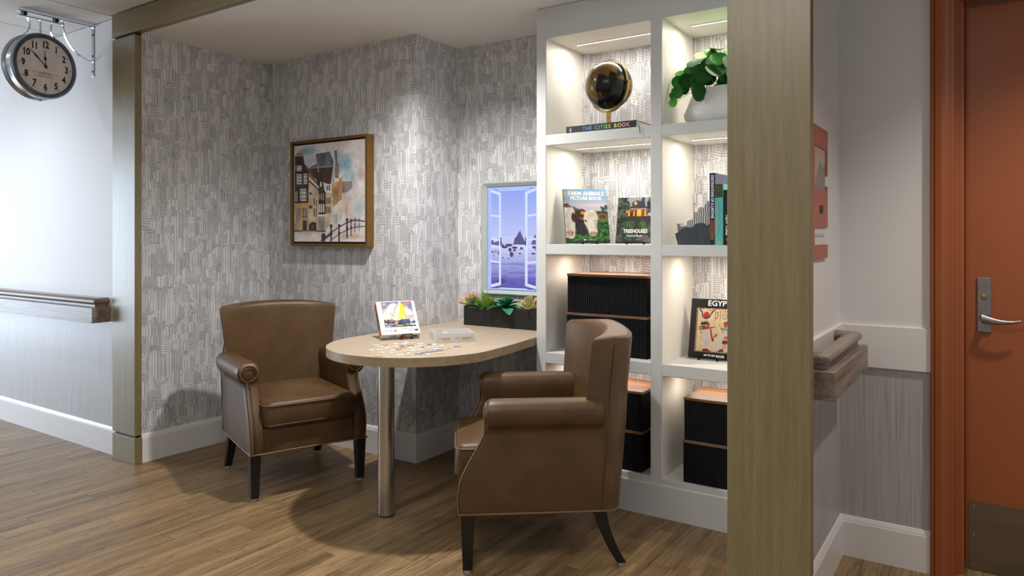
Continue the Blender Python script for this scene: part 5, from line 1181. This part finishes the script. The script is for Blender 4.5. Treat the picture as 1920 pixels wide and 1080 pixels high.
c_ = o.location + Vector((ax.x, ax.y, 0)) * .098 + Vector((-ax.y, ax.x, 0)) * .017; easel((c_.x, c_.y, Z3), math.atan2(ax.y, ax.x), 'black wire easel holding the Egyptian picture book', wd=.088, lip=.020, back=.16, lean=math.radians(13), depth=.05)

# ================================================================== SHELF: BOOKEND AND UPRIGHT BOOKS
YB1 = 3.150
def sx(px): return aty(px, 450, YB1).x
be = thing('mountain_bookend', 'dark stone bookend carved like a jagged mountain range', 'bookend', (sx(1266), YB1, Z2))
k_ = (sx(1330) - sx(1266)) / 435.0      # crop pixels to metres
SLATE = plain('dark_slate', (50, 57, 64), .6, var=.25, scale=24, bump=.6, bscale=60, stretch=(3, 1, .4))
def slate_lines():
    m, nt, b = base_mat('ridged_slate'); setp(b, .6); tc = nt.nodes.new('ShaderNodeTexCoord'); wv_ = nt.nodes.new('ShaderNodeTexWave'); wv_.inputs['Scale'].default_value = 30; wv_.inputs['Distortion'].default_value = 3; wv_.inputs['Detail'].default_value = 3
    nt.links.new(tc.outputs['Object'], wv_.inputs['Vector']); r = nt.nodes.new('ShaderNodeValToRGB'); r.color_ramp.elements[0].color = rgba((66, 66, 70)); r.color_ramp.elements[1].color = rgba((214, 212, 210)); nt.links.new(wv_.outputs['Fac'], r.inputs['Fac']); nt.links.new(r.outputs[0], b.inputs['Base Color']); return m
hi = [(0, 725), (18, 722), (40, 740), (70, 772), (100, 765), (125, 745), (145, 690), (170, 680), (190, 690), (205, 670), (212, 610), (230, 580), (270, 585), (285, 530), (320, 520), (345, 535), (362, 490), (385, 460), (410, 455), (435, 480)]
lo_ = [(0, 850), (30, 840), (60, 815), (120, 770), (150, 772), (190, 780), (230, 765), (260, 735), (300, 722), (345, 722), (380, 755), (410, 752), (435, 738)]
MB().prism_y([(28 * k_, .0)] + [(a * k_, (992 - b_) * k_) for a, b_ in hi] + [(435 * k_, 0)], .020, .075).build('rear_range', slate_lines(), be)
MB().prism_y([(36 * k_, .0), (12 * k_, 80 * k_)] + [(a * k_, (992 - b_) * k_) for a, b_ in lo_] + [(435 * k_, 0)], .0, .020).build('front_range', SLATE, be)
def upright(name, label, x0, x1, top_px, d_, covm, Y_, bits):
    h_ = (992 - top_px) * k_ * 1.0; xa = sx(x0); xb = sx(x1); o = thing(name, label, 'book', (xa, Y_, Z2), 0); t_ = xb - xa - .0006
    MB().box((0, 0, 0), (t_, .003, h_)).build('spine', covm, o, bevel=.0008); MB().box((0, .003, 0), (.0025, d_, h_)).build('cover', covm, o); MB().box((t_ - .0025, .003, 0), (t_, d_, h_)).build('cover', covm, o); MB().box((.0025, .003, .003), (t_ - .0025, d_ - .003, h_ - .003)).build('pages', PAPER, o)
    return o, t_, h_
RS = (PI / 2, PI / 2, 0)       # lettering running down a spine
o, t_, h_ = upright('travel_book', 'tall navy book leaning beside the mountain bookend', 1330.2, 1341, 112, .22, plain('cover_navy', (44, 44, 84), .35), YB1, None)
lettering('lettering', 'DESTINATIONS OF A LIFETIME', .0165, WHITEINK, o, (t_ / 2, -.0005, h_ * .67), RS, .86, bold=.0003); MB().box((.001, -.0006, h_ * .14), (t_ - .001, -.0001, h_ * .34)).build('spine_picture', plain('night_city_print', (120, 62, 34), .4, var=.7, scale=160), o); MB().box((.001, -.0006, .002), (t_ - .001, -.0001, h_ * .14)).build('spine_band', INK, o)
for a, b_ in (((.007, .026), (.0085, .046)), ((.0155, .026), (.017, .046)), ((.007, .0445), (.017, .046)), ((.007, .026), (.017, .0275))): MB().box((a[0], -.0009, a[1]), (b_[0], -.0006, b_[1])).build('emblem_bar', plain('yellow_ink', (232, 190, 40), .5), o)
o, t_, h_ = upright('travel_book', 'turquoise and green book between the navy and black books', 1341, 1356.5, 250, .20, plain('cover_turquoise', (88, 176, 170), .4), YB1 - .004, None)
MB().box((.0006, -.0006, h_ * .775), (t_ - .0006, -.0001, h_ - .0005)).build('spine_picture', plain('foliage_print', (60, 74, 40), .4, var=.6, scale=140), o); MB().box((t_ * .3, -.0006, .008), (t_ * .78, -.0001, .017)).build('emblem', plain('gold_ink', (206, 164, 96), .4), o)
zz_ = MB(); zz_.tube([(t_ * .46 + .0045 * math.sin(q_ * 1.9), -.0005, h_ * .70 - q_ * h_ * .0125) for q_ in range(40)], .0008, 5); zz_.build('script_lettering', plain('gold_ink', (206, 164, 96), .4), o)
o, t_, h_ = upright('travel_book', 'black book with white spine letters beside the wooden post', 1357, 1371, 325, .18, plain('cover_black', (26, 25, 26), .3), YB1, None)
lettering('lettering', 'NEW YORK', .021, WHITEINK, o, (t_ * .46, -.0005, h_ * .36), RS, .80, bold=.0005); MB().lathe([(.0045, 0), (.0045, .0006)], 14).build('emblem', plain('violet_ink', (130, 100, 180), .5), o, loc=(t_ * .45, -.0002, h_ * .10), rot=(PI / 2, 0, 0))

# ================================================================== STORAGE BOXES
def storage_box(label, x0, y0, z, w_, d_, h_, lid=True, rz=0.0):
    o = thing('storage_box', label, 'box', (x0, y0, z), rz, 'black ribbed storage boxes')
    m = MB(); n = int(w_ / .0115); nd = int(d_ / .0115)
    # ribbed wall outline in plan
    pts_ = []
    for i in range(n): a = i * w_ / n; b_ = w_ / n; pts_ += [(a, 0), (a + b_ * .6, 0), (a + b_ * .68, .0035), (a + b_ * .92, .0035)]
    pts_.append((w_, 0))
    for i in range(1, nd): a = i * d_ / nd; b_ = d_ / nd; pts_ += [(w_, a - b_ * .40), (w_ - .0035, a - b_ * .32), (w_ - .0035, a - b_ * .08), (w_, a)]
    pts_ += [(w_, d_), (0, d_)]
    for i in range(nd - 1, 0, -1): a = i * d_ / nd; b_ = d_ / nd; pts_ += [(0, a), (.0035, a - b_ * .08), (.0035, a - b_ * .32), (0, a - b_ * .40)]
    m.prism(pts_, 0, h_ - .0125).build('box_body', plain('ribbed_black', (20, 20, 22), .7, spec=.2, var=.1), o)
    MB().box((-.003, -.003, h_ - .012), (w_ + .003, d_ + .003, h_)).build('lid', LIDW, o, bevel=.001)
    return o
BW, BD, BH = .430, .270, .1935
X3 = aty(1064, 520, 3.195).x
storage_box('black ribbed box with walnut lid, lower of the stack behind the armchair top', X3 - .003, 3.192, Z3, BW + .006, BD, .200)
storage_box('black ribbed box with walnut lid, upper of the stack behind the armchair top', X3, 3.197, Z3 + .2002, BW, BD, .196)
storage_box('black ribbed box, lower of the stack on the bottom shelf behind the armchair', -1.368 - BW, 3.140, Z4, BW, BD, .190)
storage_box('black ribbed box, upper of the stack on the bottom shelf behind the armchair', -1.368 - BW, 3.142, Z4 + .1902, BW, BD, .188)
storage_box('black ribbed box, lower of the stack on the bottom shelf beside the post', -1.163, 3.134, Z4, BW - .01, BD, .190)
storage_box('black ribbed box, upper of the stack on the bottom shelf beside the post', -1.160, 3.137, Z4 + .1902, BW - .014, BD, .192)

# ================================================================== ROOM SIGN
sg = thing('room_sign', 'coral room sign with picture and name inserts above the handrail', 'sign', (XR, 2.60, 1.206), 0)
# thickness along +x, length along +y
MB().box((.0, .004, .0), (.004, .24, .466)).build('backing', plain('sign_backing', (150, 92, 74), .5), sg)
MB().box((.004, -.003, .395), (.010, .262, .466)).build('plate', CORAL, sg, bevel=.0006); MB().box((.004, -.003, .110), (.010, .262, .245)).build('plate', CORAL, sg, bevel=.0006); MB().box((.004, -.003, .0), (.010, .262, .050)).build('plate', CORAL, sg, bevel=.0006)
MB().box((.004, -.003, .245), (.010, .030, .395)).build('plate', CORAL, sg); MB().box((.004, -.003, .050), (.010, .030, .110)).build('plate', CORAL, sg); MB().box((.004, .235, .300), (.010, .262, .395)).build('plate', CORAL, sg); MB().box((.004, .235, .245), (.010, .262, .262)).build('plate', CORAL, sg)
MB().box((.004, .030, .245), (.0055, .235, .395)).build('picture_insert', plain('sign_picture', (188, 168, 152), .5), sg)
MB().add([(.0057, .04, .245), (.0057, .235, .245), (.0057, .235, .345), (.0057, .19, .325), (.0057, .15, .350), (.0057, .10, .318)], [(0, 1, 2, 3, 4, 5)]).build('picture_print', plain('sign_print', (146, 138, 132), .5), sg)
MB().box((.004, .030, .050), (.0055, .235, .110)).build('name_insert', SIGNW, sg)
RTX = Matrix(((0, 0, 1), (1, 0, 0), (0, 1, 0))).to_euler()
for k_ in range(3): MB().box((.010, .110 + k_ * .022, .162 - .004 * (k_ % 2)), (.0108, .126 + k_ * .022, .190)).build('room_numeral', INK, sg)
for k_ in range(7): MB().box((.0055, .06 + k_ * .022, .076), (.0059, .074 + k_ * .022, .084 + .006 * (k_ % 2))).build('name_stroke', plain('grey_ink', (150, 160, 180), .5), sg)
for o in bpy.data.objects:
    if o.type == 'MESH' and o.name.startswith('tmp'): bpy.data.objects.remove(o)
